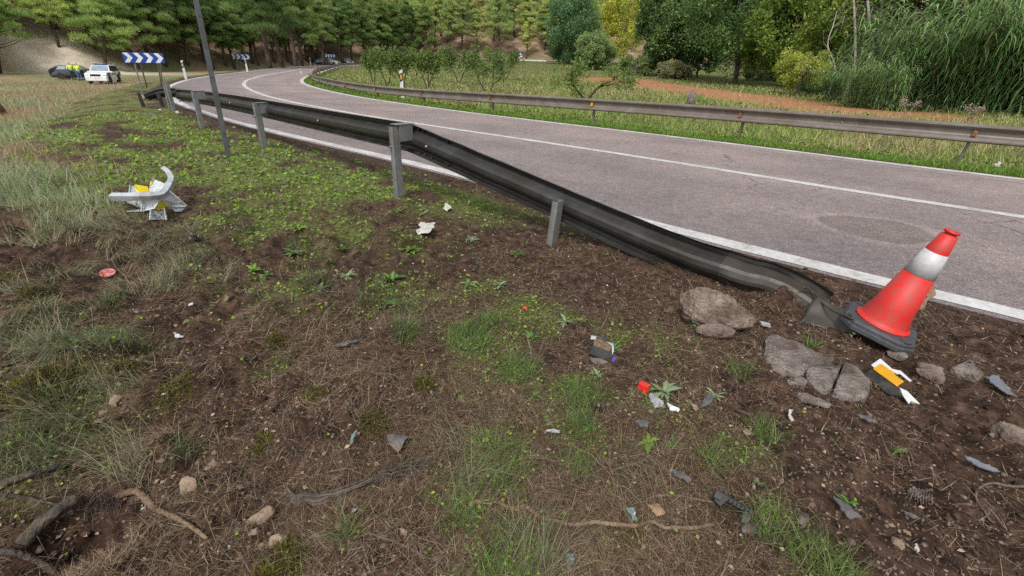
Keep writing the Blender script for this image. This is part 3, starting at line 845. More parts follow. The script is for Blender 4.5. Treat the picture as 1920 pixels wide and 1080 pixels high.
# ------------------------------------------------------------------ signs and delineators
def chevron(feet, wid_px, label, face_px, scale_h=.27):
    """feet: (foot px, panel px) for each post"""
    A = at(*feet[0][0]); D0 = float(min([math.hypot(*at(*f[0])[:2]) for f in feet])) - .05
    c = along(face_px[0], face_px[1], D0)
    depc = (c - np.array([0, 0, CAMZ])) @ FWD
    wd = wid_px * depc / FPX * .97; ht = wd * scale_h
    view = np.array([c[0], c[1], 0]); view /= np.linalg.norm(view)
    view = rotz(-.12) @ view
    ax = np.array([view[1], -view[0], 0]); upv = np.array([0, 0, 1.0])
    root = empty('chevron_sign', (A[0], A[1], A[2]), 0, label, 'road sign', 'blue and white bend chevron signs')
    o = np.array(root.location)
    MB().prism([(-wd / 2, -ht / 2), (wd / 2, -ht / 2), (wd / 2, ht / 2), (-wd / 2, ht / 2)], ax, upv, view, c - o, .03).obj('panel', BLUE, root, bevel=.004)
    st = wd / 4
    for k in range(4):
        x0 = -wd / 2 + st * k + st * .06; w = st * .46; tip = st * .42
        MB().prism([(x0, ht / 2 * .96), (x0 + w, ht / 2 * .96), (x0 + w + tip, 0), (x0 + w, -ht / 2 * .96), (x0, -ht / 2 * .96), (x0 + tip, 0)], ax, upv, view, c - o - view * .0195, .006).obj('chevron_mark', SIGNW, root)
    for i, (f, t) in enumerate(feet):
        foot = at(*f)
        dx = (t - face_px[0]) * depc / FPX
        top = c + ax * dx + view * (.035 + .05 * (i % 2)) + upv * ht * .3
        d = top - foot
        MB().tube([foot - d * .1 - o, top - o], .035 * wd / 1.8, 6).obj('post', GALV, root)
    return root
chevron([((267, 173), 253), ((276, 166), 262), ((303, 160.5), 290), ((305, 159), 294)], 65, 'largest blue and white chevron sign, by the white police car', (269.5, 108.5))
chevron([((447, 132), 444), ((455, 132), 448), ((463, 131), 456), ((467, 130.5), 460)], 33, 'middle-sized blue chevron sign among pine trunks behind the bend', (451, 106.5))
chevron([((617, 122), 615), ((623, 122), 620), ((630, 121.5), 625)], 19, 'smallest blue chevron sign, in front of the white parked car', (619, 104.5))

def delineator(px, py, h_px, label, amber=False, lean=(0, 0), hid=0.0, on_rail=False):
    b0 = at(px, py)
    dep = (b0 - np.array([0, 0, CAMZ])) @ FWD
    h = h_px * dep / FPX / .93
    view = np.array([b0[0], b0[1], 0]); view /= np.linalg.norm(view); ax = np.array([view[1], -view[0], 0])
    root = empty('delineator_post', tuple(b0), 0, label, 'delineator', 'roadside delineator posts')
    up_ = np.array([lean[0], lean[1], 1.0])
    w = .12 * h / 1.0
    def slab(z0, z1, m, nm, th, off=0.0, w_=w, cut0=0.0, cut1=0.0):
        mb = MB()
        mb.prism([(-w_ / 2, z0 - cut0 / 2), (w_ / 2, z0 + cut0 / 2), (w_ / 2, z1 + cut1 / 2), (-w_ / 2, z1 - cut1 / 2)], ax, up_, view, -view * off, th)
        return mb.obj(nm, m, root, bevel=.003)
    slab(-.1, h, WHITEP, 'body', w * .55, cut1=w * .5)
    slab(h * .62, h * .9, BLACKP, 'black_band', w * .6, w_=w * 1.03, cut0=w * .6, cut1=w * .6)
    slab(h * .69, h * .84, REFL_Y if amber else REFL_W, 'reflector', w * .1, w * .31, w * .5)
    return root
delineator(349, 149, 30, 'white delineator post with black band just right of the largest chevron sign')
delineator(464, 134.5, 21, 'white delineator post beside the middle-sized chevron sign')
delineator(583, 124, 13, 'small far white delineator post before the dark parked car')
delineator(755, 186, 46, 'white and black delineator with amber reflector behind the far guardrail', True)
delineator(565, 140, 10, 'short dark delineator at the tip of the bend in the guardrail', True)
delineator(591.5, 128, 8, 'short delineator near the far guardrail, opposite the dark parked car', True)

def info_sign(px, py, label):
    c = along(px, py, 138); dep = (c - np.array([0, 0, CAMZ])) @ FWD; u = dep / FPX
    view = np.array([c[0], c[1], 0]); view /= np.linalg.norm(view); ax = np.array([view[1], -view[0], 0]); upv = np.array([0, 0, 1.])
    g = gz(c[0], c[1]); root = empty('information_sign', (c[0], c[1], g), 0, label, 'road sign', 'blue information signs far off'); o = np.array(root.location)
    sq = lambda x0, x1, y0, y1: [(x0 * u, y0 * u), (x1 * u, y0 * u), (x1 * u, y1 * u), (x0 * u, y1 * u)]
    MB().prism(sq(-3.2, 3.2, -1.5, 4.8), ax, upv, view, c - o, .04).obj('panel', BLUE, root)
    mb = MB(); mb.prism([(-2.2 * u, -.2 * u), (2.2 * u, -.2 * u), (2.2 * u, 1 * u), (.9 * u, 1.1 * u), (.1 * u, 2.6 * u), (-1.2 * u, 1.2 * u), (-2.2 * u, 1 * u)], ax, upv, view, c - o - view * .026, .008); mb.obj('pictogram', SIGNW, root)
    MB().prism(sq(-2.6, 2.6, -4.4, -1.8), ax, upv, view, c - o, .04).obj('plate', SIGNW, root)
    MB().tube([np.array([0, 0, -.3]), c - o - upv * 1.8 * u + view * .08], .06, 6).obj('post', GALV, root)
info_sign(927, 101, 'blue sign with white plate, left one, half behind the orchard trees')
info_sign(976, 102, 'blue sign with white plate, right one, above the low white barrier')

# leaning steel pole without its sign
pb = at(430, 299)
pole = empty('sign_pole', tuple(pb), 0, 'tall leaning grey steel pole standing behind the wrecked guardrail', 'pole')
pt_ = along(366.5, -4, math.hypot(pb[0], pb[1]) - .02) - pb
dirp = pt_ / pt_[2]
ax_ = np.array([pb[1], -pb[0], 0]); ax_ /= np.linalg.norm(ax_); vw = np.array([pb[0], pb[1], 0]); vw /= np.linalg.norm(vw)
mb = MB(); P = np.array([dirp * z for z in (-.3, 0, 1.2, 2.4, 3.4)])
ow, od = .032, .022
pr = [(-ow, -od), (ow, -od), (ow, od), (-ow, od)]
mb.sweep(pr, P, np.tile(ax_, (5, 1)), np.tile(vw, (5, 1))); mb.obj('shaft', POLEM, pole, bevel=.005)
mb = MB()
for z in (.35, .7, 1.05, 1.4, 1.75): mb.lathe([(.0, 0), (.008, 0), (.007, .004), (0, .004)], 8, dirp * z - vw * (od + .002), basis_from_up(-vw, np.array([0, 0, 1.])))
mb.obj('bolt_hole_plug', BLACKP, pole)

# ------------------------------------------------------------------ vehicles
def wheel(parent, x, y, r, w, m=ALLOY):
    t = empty('wheel', (x, y, r)); t.parent = parent
    R_ = np.array([[1., 0, 0], [0, 0, -1], [0, 1, 0]])
    MB().lathe([(r * .62, -w / 2), (r * .93, -w / 2), (r, -w * .36), (r, w * .36), (r * .93, w / 2), (r * .62, w / 2)], 20, (0, 0, 0), R_).obj('tyre', TYRE, t, smooth=False)
    mb = MB(); mb.lathe([(r * .6, -w * .42), (r * .62, -w * .46), (r * .62, w * .46), (r * .6, w * .42)], 16, (0, 0, 0), R_)
    for k in range(5):
        a = k * 2 * math.pi / 5
        for sy in (-1, 1): mb.box((math.cos(a) * r * .3, sy * w * .45, math.sin(a) * r * .3), (r * .55, .02, r * .16), np.array([[math.cos(a), 0, -math.sin(a)], [0, 1, 0], [math.sin(a), 0, math.cos(a)]]))
    mb.obj('rim', m, t)

def car(name, loc, heading, spec, label, cat, group=None):
    """x forward, z up; side profile given by spec"""
    root = empty(name, loc, heading, label, cat, group)
    Lc, Wc, H = spec['size']; belt = spec['belt']; pm = spec['paint']
    prof = spec['prof']                       # list of (x, z) clockwise outline as fractions of length/height
    prof = [(x * Lc, z * H) for x, z in prof]
    def half_w(z):
        return Wc / 2 * (1 - .22 * max(0, (z - belt * H) / (H * (1 - belt))) - .06 * max(0, (.45 * H - z) / (.45 * H)) ** 2)
    mb = MB(); n = len(prof); V = []
    slices = [(-1, .93), (-.985, .975), (-.9, 1), (0, 1), (.9, 1), (.985, .975), (1, .93)]
    cx, cz = 0, .5 * H
    for s_, k in slices:
        for x, z in prof:
            V.append((cx + (x - cx) * (.985 if k < 1 else 1), s_ * half_w(z), cz + (z - cz) * (k if k < 1 else 1)))
    F = [(i * n + j, i * n + (j + 1) % n, (i + 1) * n + (j + 1) % n, (i + 1) * n + j) for i in range(len(slices) - 1) for j in range(n)]
    F += [tuple(range(n - 1, -1, -1)), tuple((len(slices) - 1) * n + j for j in range(n))]
    mb.add(V, F); mb.obj('body', pm, root, bevel=.05)
    # wheel wells
    for sx in spec['axles']:
        for sy in (-1, 1):
            MB().lathe([(0, -.02), (spec['wr'] * 1.16, -.02), (spec['wr'] * 1.16, .02), (0, .02)], 18, (sx * Lc, sy * (half_w(spec['wr']) - .012), spec['wr'] * 1.05), np.array([[1., 0, 0], [0, 0, -1], [0, 1, 0]])).obj('wheel_arch', BLACKP, root)
            wheel(root, sx * Lc, sy * (Wc / 2 - .11), spec['wr'], .23)
    # side glass
    for sy in (-1, 1):
        for poly in spec['side_glass']:
            pts = [np.array([x * Lc, sy * (half_w(z * H) + .004), z * H]) for x, z in poly]
            m_ = len(pts); mb = MB(); V = pts + [p - np.array([0, sy * .01, 0]) for p in pts]
            mb.add(V, [tuple(range(m_)), tuple(range(2 * m_ - 1, m_ - 1, -1))] + [(i, m_ + i, m_ + (i + 1) % m_, (i + 1) % m_) for i in range(m_)])
            mb.obj('side_window', spec.get('glass', GLASSM), root)
        MB().box((spec['mirror'][0] * Lc, sy * (Wc / 2 + .07), spec['mirror'][1] * H), (.12, .2, .15)).obj('mirror', pm, root, bevel=.03)
    for key, nm, m_ in (('screen', 'windscreen', WINDM), ('rear', 'rear_window', GLASSM)):
        (x0, z0), (x1, z1) = spec[key]
        nx = np.array([(z1 - z0) * H, 0, -(x1 - x0) * Lc]); nx /= np.linalg.norm(nx)
        if key == 'rear': nx = -nx
        nx = nx * np.sign(nx[2]) if abs(nx[2]) > .05 else nx
        a = half_w(z0 * H) * .9; b_ = half_w(z1 * H) * .88
        V = [np.array(p) + nx * .006 for p in ((x0 * Lc, -a, z0 * H), (x0 * Lc, a, z0 * H), (x1 * Lc, b_, z1 * H), (x1 * Lc, -b_, z1 * H))]
        MB().add(V + [v - nx * .012 for v in V], [(0, 1, 2, 3), (7, 6, 5, 4), (0, 4, 5, 1), (1, 5, 6, 2), (2, 6, 7, 3), (3, 7, 4, 0)]).obj(nm, m_, root)
    fx = spec['front'] * Lc
    for sy in (-1, 1):
        MB().box((fx, sy * Wc * .39, spec['lamp_z'] * H), (.1, Wc * .17, .15)).obj('headlight', LAMPG, root, bevel=.02)
        MB().box((-Lc / 2 * .985, sy * Wc * .42, .55 * H), (.06, .15, .28)).obj('tail_light', REDP, root, bevel=.02)
    MB().box((fx + .03, 0, spec['lamp_z'] * H - .02), (.07, Wc * .5, .24)).obj('grille', CHROME, root, bevel=.02)
    MB().box((fx + .04, 0, .24 * H), (.06, Wc * .8, .1)).obj('lower_bumper', CHROME, root, bevel=.02)
    MB().box((fx + .085, 0, .33 * H), (.02, .5, .11)).obj('number_plate', SIGNW, root)
    return root

SUV = dict(size=(4.8, 1.9, 1.86), belt=.6, paint=CARW, wr=.42, axles=(.29, -.29), front=.485, lamp_z=.48, mirror=(.16, .63),
           prof=[(-.5, .22), (-.5, .58), (-.485, .64), (-.46, .95), (-.42, .985), (-.1, 1.0), (.04, .97), (.17, .66), (.42, .6), (.475, .54), (.5, .4), (.5, .2), (.46, .16), (-.46, .16)],
           side_glass=[[(-.43, .66), (-.27, .66), (-.27, .92), (-.41, .92)], [(-.255, .66), (-.06, .66), (-.06, .93), (-.255, .93)], [(-.045, .66), (.14, .66), (.03, .93), (-.045, .93)]],
           screen=((.165, .68), (.05, .955)), rear=((-.492, .66), (-.466, .92)))
SED = dict(glass=WINDM, size=(4.5, 1.8, 1.5), belt=.62, paint=CARD, wr=.33, axles=(.29, -.29), front=.485, lamp_z=.45, mirror=(.14, .66),  # side windows take the paler glass: white reflections put into its base colour
           prof=[(-.5, .25), (-.5, .6), (-.47, .68), (-.36, .9), (-.25, .98), (-.05, 1.0), (.05, .96), (.2, .68), (.42, .58), (.48, .5), (.5, .36), (.5, .2), (.46, .14), (-.46, .14)],
           side_glass=[[(-.34, .68), (-.16, .68), (-.16, .92), (-.28, .9)], [(-.145, .68), (.16, .68), (.04, .93), (-.145, .93)]],
           screen=((.195, .7), (.055, .955)), rear=((-.465, .7), (-.36, .9)))
q = at(199, 156.5)
suv = car('police_car', tuple(q), math.atan2(-q[1], -q[0]) - .30, SUV, 'white police off-roader with dark green sides and blue light bar, in the left field', 'police car')
suv.scale = (.9, .9, .92)
MB().box((-.1, 0, 1.915), (.42, 1.25, .12)).obj('light_bar', LIGHTB, suv, bevel=.03)
MB().box((-.1, 0, 1.99), (.3, .5, .05)).obj('light_bar_cap', FOIL, suv, bevel=.01)
for sy in (-1, 1):
    MB().box((1.45, sy * .955, 1.0), (.75, .012, .2)).obj('green_flank_stripe', CARG, suv); MB().box((-1.9, sy * .955, .95), (.5, .012, .36)).obj('green_flank_stripe', CARG, suv)
    mb = MB()
    for k in range(8): mb.box((.55 - .17 * k, sy * .957, .95 + (.02 if k % 3 else 0)), (.09, .01, .1))
    mb.obj('door_lettering', CARG, suv)
    MB().lathe([(0, -.006), (.13, -.006), (.13, .006), (0, .006)], 12, (-.95, sy * .955, .82), np.array([[1., 0, 0], [0, 0, -1], [0, 1, 0]])).obj('door_emblem', CARG, suv)
q = at(150, 149)
dark = car('parked_car', tuple(q), math.atan2(-q[1], -q[0]) - 1.45, SED, 'black car parked behind the white police car with two people standing at its side', 'car')
dark.rotation_euler.z = math.atan2(-q[1], -q[0]) + 1.25
s2 = dict(SED); s2['paint'] = CARS
q = at(652, 121.0)
car('parked_car', tuple(q), math.atan2(-q[1], -q[0]) + .35, s2, 'silver hatchback parked under the pines at the far bend', 'car')
s3 = dict(SED); s3['paint'] = CARW
q = at(620, 121.3)
car('parked_car', tuple(q), math.atan2(-q[1], -q[0]) + 1.1, s3, 'white car half hidden behind the smallest chevron sign', 'car')
s4 = dict(SUV); s4['paint'] = CARD
q = at(601, 122)
car('parked_car', tuple(q), math.atan2(-q[1], -q[0]) + 1.35, s4, 'tall black car under dark pines left of the smallest chevron sign', 'car')

# ------------------------------------------------------------------ people (two officers by the black car)
def skinned(name, pts, edges, rad, m, parent, sub=1, root_i=0):
    me = bpy.data.meshes.new(name); me.from_pydata(pts, edges, []); me.update()
    o = link(name, me, m, parent)
    sk = o.modifiers.new('skin', 'SKIN'); sk.use_smooth_shade = True
    for i, r in enumerate(rad):
        me.skin_vertices[0].data[i].radius = (r, r); me.skin_vertices[0].data[i].use_root = (i == root_i)
    sb = o.modifiers.new('sub', 'SUBSURF'); sb.levels = sub; sb.render_levels = sub
    return o
def person(loc, rz, label, trousers, lean=.12):
    root = empty('person', loc, rz, label, 'person', None)
    P = [(0, 0, .95), (0, .02 + lean * .3, 1.15), (0, .03 + lean * .8, 1.40), (0, .04 + lean, 1.50), (0, .06 + lean * 1.05, 1.60), (0, .07 + lean * 1.1, 1.70),
         (-.10, 0, .90), (-.11, .02, .50), (-.12, -.02, .08), (-.12, .12, .04), (.10, 0, .90), (.11, .03, .50), (.12, -.01, .08), (.12, .13, .04),
         (-.19, lean * .8, 1.42), (-.26, .05 + lean * .6, 1.16), (-.16, .26 + lean * .5, 1.05), (-.13, .33 + lean * .5, 1.04), (.19, lean * .8, 1.42), (.26, .05 + lean * .6, 1.16), (.16, .26 + lean * .5, 1.05), (.13, .33 + lean * .5, 1.04)]
    E = [(0, 1), (1, 2), (2, 3), (3, 4), (4, 5), (0, 6), (6, 7), (7, 8), (8, 9), (0, 10), (10, 11), (11, 12), (12, 13), (2, 14), (14, 15), (15, 16), (16, 17), (2, 18), (18, 19), (19, 20), (20, 21)]
    Rr = [.14, .14, .15, .055, .10, .085, .085, .06, .042, .035, .085, .06, .042, .035, .055, .045, .033, .035, .055, .045, .033, .035]
    skinned('body', P, E, Rr, SKIN, root)
    idx = [0, 6, 7, 8, 10, 11, 12]
    mp = {k: i for i, k in enumerate(idx)}
    skinned('trousers', [P[k] for k in idx], [(mp[a], mp[b]) for a, b in E if a in mp and b in mp], [Rr[k] + .022 for k in idx], trousers, root)
    idx = [0, 1, 2, 14, 15, 16, 18, 19, 20]; mp = {k: i for i, k in enumerate(idx)}
    skinned('hi_vis_jacket', [P[k] for k in idx], [(mp[a], mp[b]) for a, b in E if a in mp and b in mp], [Rr[k] + .022 for k in idx], HIVIS, root)
    skinned('hair', [tuple(np.array(P[5]) + np.array([0, -.02, .0])), tuple(np.array(P[5]) + np.array([0, -.02, .035]))], [(0, 1)], [.09, .08], HAIR, root)
    for sx in (-1, 1): MB().box((sx * .12, .05, .05), (.1, .28, .1)).obj('shoe', BLACKP, root, bevel=.03)
    mb = MB()
    for z in (1.0, 1.2): mb.lathe([(.168, z - .025), (.17, z - .02), (.17, z + .02), (.168, z + .025)], 14, (0, .02 + lean * (z - .95) * 1.1, 0))
    mb.obj('reflective_stripe', REFL_W, root, smooth=True)
    return root
dq = np.array(dark.location)
for px, py, lab, tr in ((140, 150.5, 'person in a yellow hi-vis jacket leaning at the rear of the black car', NAVY), (152.5, 152, 'person in yellow hi-vis jacket and blue trousers, standing nearest the police car', JEANS)):
    q = at(px, py); person(tuple(q), math.atan2(q[1], q[0]) - math.pi / 2 + (.25 if px < 145 else -.2), lab, tr)

# ------------------------------------------------------------------ foliage generators
def rand_dirs(n):
    v = rng.normal(size=(n, 3)); return v / np.linalg.norm(v, axis=1)[:, None]
def tri_tufts(C, D, length, width, cols):
    """thin triangles from C along D"""
    n = len(C); s_ = np.cross(D, np.array([0, 0, 1.]) + .75 * rand_dirs(n)); s_ /= np.linalg.norm(s_, axis=1)[:, None] + 1e-9
    V = np.stack([C - s_ * width[:, None] / 2, C + s_ * width[:, None] / 2, C + D * length[:, None]], 1).reshape(-1, 3)
    F = np.arange(3 * n).reshape(n, 3)
    return V, F, np.repeat(cols, 3, 0)
def rhomb(C, D, length, width, cols, bend=.15):
    n = len(C); s_ = np.cross(D, np.array([0, 0, 1.]) + .75 * rand_dirs(n)); s_ /= np.linalg.norm(s_, axis=1)[:, None] + 1e-9
    nn = np.cross(s_, D)
    mid = C + D * (length * .5)[:, None] + nn * (length * bend)[:, None]
    V = np.stack([C, mid + s_ * (width / 2)[:, None], C + D * length[:, None], mid - s_ * (width / 2)[:, None]], 1).reshape(-1, 3)
    F = np.arange(4 * n).reshape(n, 4)
    return V, F, np.repeat(cols, 4, 0)
def jitter(col, n, v=.25, hue=.15):
    c = np.array(col)[None] * (1 + v * rng.uniform(-1, 1, (n, 1)))
    c = c * (1 + hue * rng.uniform(-1, 1, (n, 3)))
    return np.clip(c, .004, 1)

def make_pine(H, crown_from, spread, puffs, per, col_a, col_b, seed, lean=.4):
    global rng
    rng = np.random.default_rng(seed)
    # trunk
    bend = rng.normal(size=2) * lean
    zs = np.linspace(-.4, H * .93, 9); k = np.clip(zs / H, 0, 1)
    path = np.stack([bend[0] * k ** 1.5 + .12 * np.sin(k * 5 + seed), bend[1] * k ** 1.5 + .12 * np.cos(k * 4 + seed), zs], 1)
    tr = MB(); tr.tube(path, .2 * H / 10 * (1 - .82 * k) + .02, 8)
    Cs, Rs = [], []
    for i in range(puffs):
        f = rng.beta(1.25, 1.0); z = H * (crown_from + (1 - crown_from) * f)
        prof = (1 - f) ** .55 * (.55 + .45 * min(1, f * 4)) + .12
        a = rng.uniform(0, 2 * math.pi); r = spread * prof * math.sqrt(rng.uniform(.06, 1))
        b = np.array([np.interp(z, zs, path[:, 0]), np.interp(z, zs, path[:, 1])])
        c = np.array([b[0] + r * math.cos(a), b[1] + r * math.sin(a), z + .12 * r])
        Cs.append(c); Rs.append(rng.uniform(.42, .82) * spread / 2.7 * (.7 + .3 * (1 - f)))
        if r > .5:
            tr.tube([[b[0], b[1], z - .35 * r - .1], [b[0] + .5 * r * math.cos(a), b[1] + .5 * r * math.sin(a), z - .18 * r], c], [.05, .035, .012], 4, False)
    for j in range(5):          # dead stubs on the lower trunk
        z = H * crown_from * rng.uniform(.45, 1); a = rng.uniform(0, 6.3); b = np.array([np.interp(z, zs, path[:, 0]), np.interp(z, zs, path[:, 1]), z]); L_ = rng.uniform(.5, 1.4)
        tr.tube([b, b + np.array([math.cos(a) * L_, math.sin(a) * L_, .15 * L_])], [.03, .008], 4, False)
    Cs = np.array(Cs); Rs = np.array(Rs)
    d = rand_dirs(puffs * per); d[:, 2] = np.where(d[:, 2] < -.25, -d[:, 2], d[:, 2])
    d /= np.linalg.norm(d, axis=1)[:, None]
    R_ = np.repeat(Rs, per); c = np.repeat(Cs, per, 0)
    rad = rng.uniform(.45, 1, len(R_)) ** .5
    pos = c + d * (R_ * rad)[:, None] * np.array([1.15, 1.15, .6])
    dirn = d * .8 + rand_dirs(len(d)) * .55 + np.array([0, 0, .5]); dirn /= np.linalg.norm(dirn, axis=1)[:, None]
    mixv = np.clip(np.repeat(rng.uniform(0, 1, puffs), per) * .7 + .3 * rng.uniform(0, 1, len(R_)), 0, 1)[:, None]
    col = np.array(col_a)[None] * (1 - mixv) + np.array(col_b)[None] * mixv
    col = col * (1 + .25 * rng.uniform(-1, 1, (len(R_), 1)))
    V, F, cc = tri_tufts(pos, dirn, rng.uniform(.26, .55, len(R_)), rng.uniform(.035, .085, len(R_)), col)
    return tr.mesh('trunk', True), np_mesh('crown', V, [F], cc)

def make_broad(H, trunk_h, rx, rz, puffs, per, leaf, col_a, col_b, seed, trunk_r=.14, shape=1.0, limbs=9, puff_r=.3, limb_paths=None, low=.0, droop=0.0):
    global rng
    rng = np.random.default_rng(seed)
    tr = MB()
    zs = np.linspace(-.3, H * .8, 7); k = np.clip(zs / H, 0, 1)
    path = np.stack([.1 * np.sin(k * 4 + seed) * H / 6, .1 * np.cos(k * 3 + seed) * H / 6, zs], 1)
    if limb_paths is None: tr.tube(path, trunk_r * (1 - .85 * k) + .012, 8)
    if limb_paths is None: puff_r = .21 * (rx * rx * rz) ** (1 / 3)
    cz = trunk_h + rz
    Cs, Rs = [], []
    for i in range(puffs):
        d = rand_dirs(1)[0]; f = rng.uniform(.25, 1) ** .45
        z = cz + d[2] * rz * f
        w = 1.0 if shape == 1 else (1 - abs(d[2]) ** shape * .6)
        c = np.array([d[0] * rx * f * w, d[1] * rx * f * w, max(z, low)])
        Cs.append(c); Rs.append(rng.uniform(.6, 1.25) * puff_r)
        if limb_paths is None and i < limbs * 3:
            b = np.array([np.interp(c[2] * .6, zs, path[:, 0]), np.interp(c[2] * .6, zs, path[:, 1]), max(.3 * trunk_h, c[2] * .6)])
            tr.tube([b, (b + c) / 2 + np.array([0, 0, .1 * rz]), c], [trunk_r * .3, trunk_r * .18, .01], 4, False)
    if limb_paths is not None:
        for lp, r0 in limb_paths:
            Q = catmull(lp, 4); tr.tube(Q, np.linspace(r0, r0 * .25, len(Q)), 7)
        ends = [np.array(lp[-1]) for lp, _ in limb_paths] + [np.array(lp[-2]) * (1 - f) + np.array(lp[-1]) * f for lp, _ in limb_paths for f in (.1, .4, .7)]
        Cs = [ends[i % len(ends)] + rng.normal(size=3) * np.array([.36, .36, .24]) * rx * .6 for i in range(puffs)]
        for i, c in enumerate(Cs):
            e = ends[i % len(ends)]; tr.tube([e, (e + c) / 2 + np.array([0, 0, .04]), c], [.014, .009, .004], 4, False)
    Cs = np.array(Cs); Rs = np.array(Rs)
    n = puffs * per
    d = rand_dirs(n); R_ = np.repeat(Rs, per); c = np.repeat(Cs, per, 0)
    pos = c + d * (R_ * rng.uniform(.15, 1, n) ** .5)[:, None]
    dirn = d * .6 + rand_dirs(n) * .7 + np.array([0, 0, .15 - droop]); dirn /= np.linalg.norm(dirn, axis=1)[:, None]
    mv = np.clip(np.repeat(rng.uniform(0, 1, puffs), per) * .6 + .4 * rng.uniform(0, 1, n), 0, 1)[:, None]
    col = np.array(col_a)[None] * (1 - mv) + np.array(col_b)[None] * mv
    col = col * (1 + .25 * rng.uniform(-1, 1, (n, 1)))
    V, F, cc = rhomb(pos, dirn, leaf * rng.uniform(.6, 1.3, n), leaf * rng.uniform(.4, .7, n), col)
    return tr.mesh('trunk', True), np_mesh('crown', V, [F], cc)

def plant_tree(name, meshes, loc, rz, sc, label, cat, group=None, bark=BARK, leafm=PINEL, tilt=(0, 0)):
    root = empty(name, loc, 0, label, cat, group, rot=(tilt[0], tilt[1], rz))
    root.scale = sc if isinstance(sc, tuple) else (sc, sc, sc)
    link('trunk', meshes[0], bark, root); link('crown', meshes[1], leafm, root)
    return root

# pines -----------------------------------------------------------------
DK_A, DK_B = (0.116, 0.197, 0.068), (0.314, 0.429, 0.138)
LT_A, LT_B = (0.301, 0.411, 0.130), (0.588, 0.725, 0.243)
YL_A, YL_B = (0.348, 0.441, 0.138), (0.557, 0.624, 0.248)
pine_dark = [make_pine(12.5, .24, 3.5, 84, 300, DK_A, DK_B, s) for s in (1, 2, 3, 4)]
pine_light = [make_pine(10, .26, 3.3, 64, 270, LT_A, LT_B, s) for s in (11, 12, 13)]
pine_yel = [make_pine(11, .30, 3.2, 64, 270, YL_A, YL_B, s) for s in (21, 22, 23)]
rng = np.random.default_rng(99)
PL = {'d': 'dark green pine in the roadside belt behind the bend', 'l': 'light green pine in the wood on the hillside behind the police car', 'y': 'yellowish pine in the distant wood behind the orchard'}
PG = {'d': 'pines in the belt behind the bend', 'l': 'pines on the hillside behind the police car', 'y': 'pines in the distant wood behind the orchard'}
PM = {'d': pine_dark, 'l': pine_light, 'y': pine_yel}
placed = []
def pine(kind, x, y, sc=None, label=None):
    placed.append((x, y))
    z = gz(x, y); s_ = sc or rng.uniform(.82, 1.2)
    ml = PM[kind][int(rng.integers(len(PM[kind])))]
    tl = rng.normal(size=2) * (.05 if kind != 'l' else .09)
    if label is None:
        th_ = math.degrees(math.atan2(x, y)); up_ = math.hypot(x, y) - np.interp(th_, *_HT)
        row = 'at the foot of the slope' if up_ < 9 else 'partway up the slope' if up_ < 26 else 'high on the slope'
        if kind == 'l': label = 'light green pine ' + row + (' at the far left' if th_ < -46 else ' above the police car' if th_ < -40 else ' above the largest chevron sign')
        elif kind == 'd': label = 'dark green pine ' + row + (' behind the leaning pole' if th_ < -29 else ' behind the middle chevron sign' if th_ < -24 else ' behind the parked cars' if th_ < -19 else ' behind the left half of the orchard')
        else: label = 'yellowish pine ' + row + (' behind the middle of the orchard' if th_ < -7 else ' above the blue signs' if th_ < 3 else ' behind the two poplars' if th_ < 16 else ' behind the big dark broadleaf trees')
    return plant_tree('pine_tree', ml, (x, y, z - .1), rng.uniform(0, 6.28), (s_ * rng.uniform(.9, 1.1), s_ * rng.uniform(.9, 1.1), s_), label or PL[kind], 'tree', PG[kind], tilt=(tl[0], tl[1]))
BELT = [(310, 125, 'dark pine with a thick trunk just right of the largest chevron sign'), (343, 121, 'pine whose twin-looking trunk stands behind the first white delineator post'), (351, 122, 'pine touching the twin-looking trunk behind the first delineator'),
        (400, 129, 'pine with a bare trunk just right of the leaning steel pole'), (423, 123, 'pine second right of the leaning steel pole'), (440, 130, 'pine leaning over the left end of the middle chevron sign'), (472, 118, 'pine just right of the middle chevron sign, set back'),
        (487, 125, 'slim pine at the road edge right of the middle chevron sign'), (505, 128.5, 'slim pine at the outer road edge in the middle of the bend'), (529, 127.5, 'pine with a leaning trunk at the outer road edge'), (548, 124, 'pine with low boughs left of the far delineator'),
        (557, 125, 'pine with low spreading boughs over the road edge'), (566, 124, 'thick dark pine left of the far delineator'), (584, 121, 'dark pine behind the far white delineator'), (590, 118, None), (608, 123, 'pine in front of the black parked car'), (613, 121, 'pine between the black car and the smallest chevron sign'),
        (643, 120.5, 'tall straight pine left of the silver parked car'), (662, 118, 'pine directly behind the silver parked car'), (280, 112, 'pine behind the largest chevron panel'), (385, 118, 'pine behind the leaning steel pole'), (456, 116, 'pine behind the middle chevron sign'),
        (515, 117, None), (540, 116, None), (575, 114, None), (598, 113, None), (700, 119, 'dark pine behind the slim leftmost fruit tree'), (725, 118, None), (745, 117, None), (770, 117, None), (685, 115, None), (800, 116, 'last dark pine of the belt, before the yellowish wood'), (716, 114, None)]
for px, py, lab in BELT:
    q = at(px, py)
    if np.hypot(q[0], q[1]) < 175: pine('d', q[0], q[1], rng.uniform(.95, 1.25), lab)
def scatter_pines(kind, th0, th1, dr0, dr1, count, mind, sc):
    n = tries = 0
    while n < count and tries < count * 60:
        tries += 1
        th = rng.uniform(th0, th1); r = np.interp(th, *_HT) + rng.uniform(dr0, dr1)
        x, y = r * math.sin(math.radians(th)), r * math.cos(math.radians(th))
        if any((x - a) ** 2 + (y - b) ** 2 < mind ** 2 for a, b in placed): continue
        a1, b1 = road_uv(x, y)
        if a1[0] < 3 and b1[0] < 3: continue
        if kind == 'l' and -44.5 < th < -39 and r - np.interp(th, *_HT) < 6: continue
        pine(kind, x, y, rng.uniform(*sc)); n += 1
scatter_pines('l', -53, -33, -3, 44, 76, 4.2, (.8, 1.25))
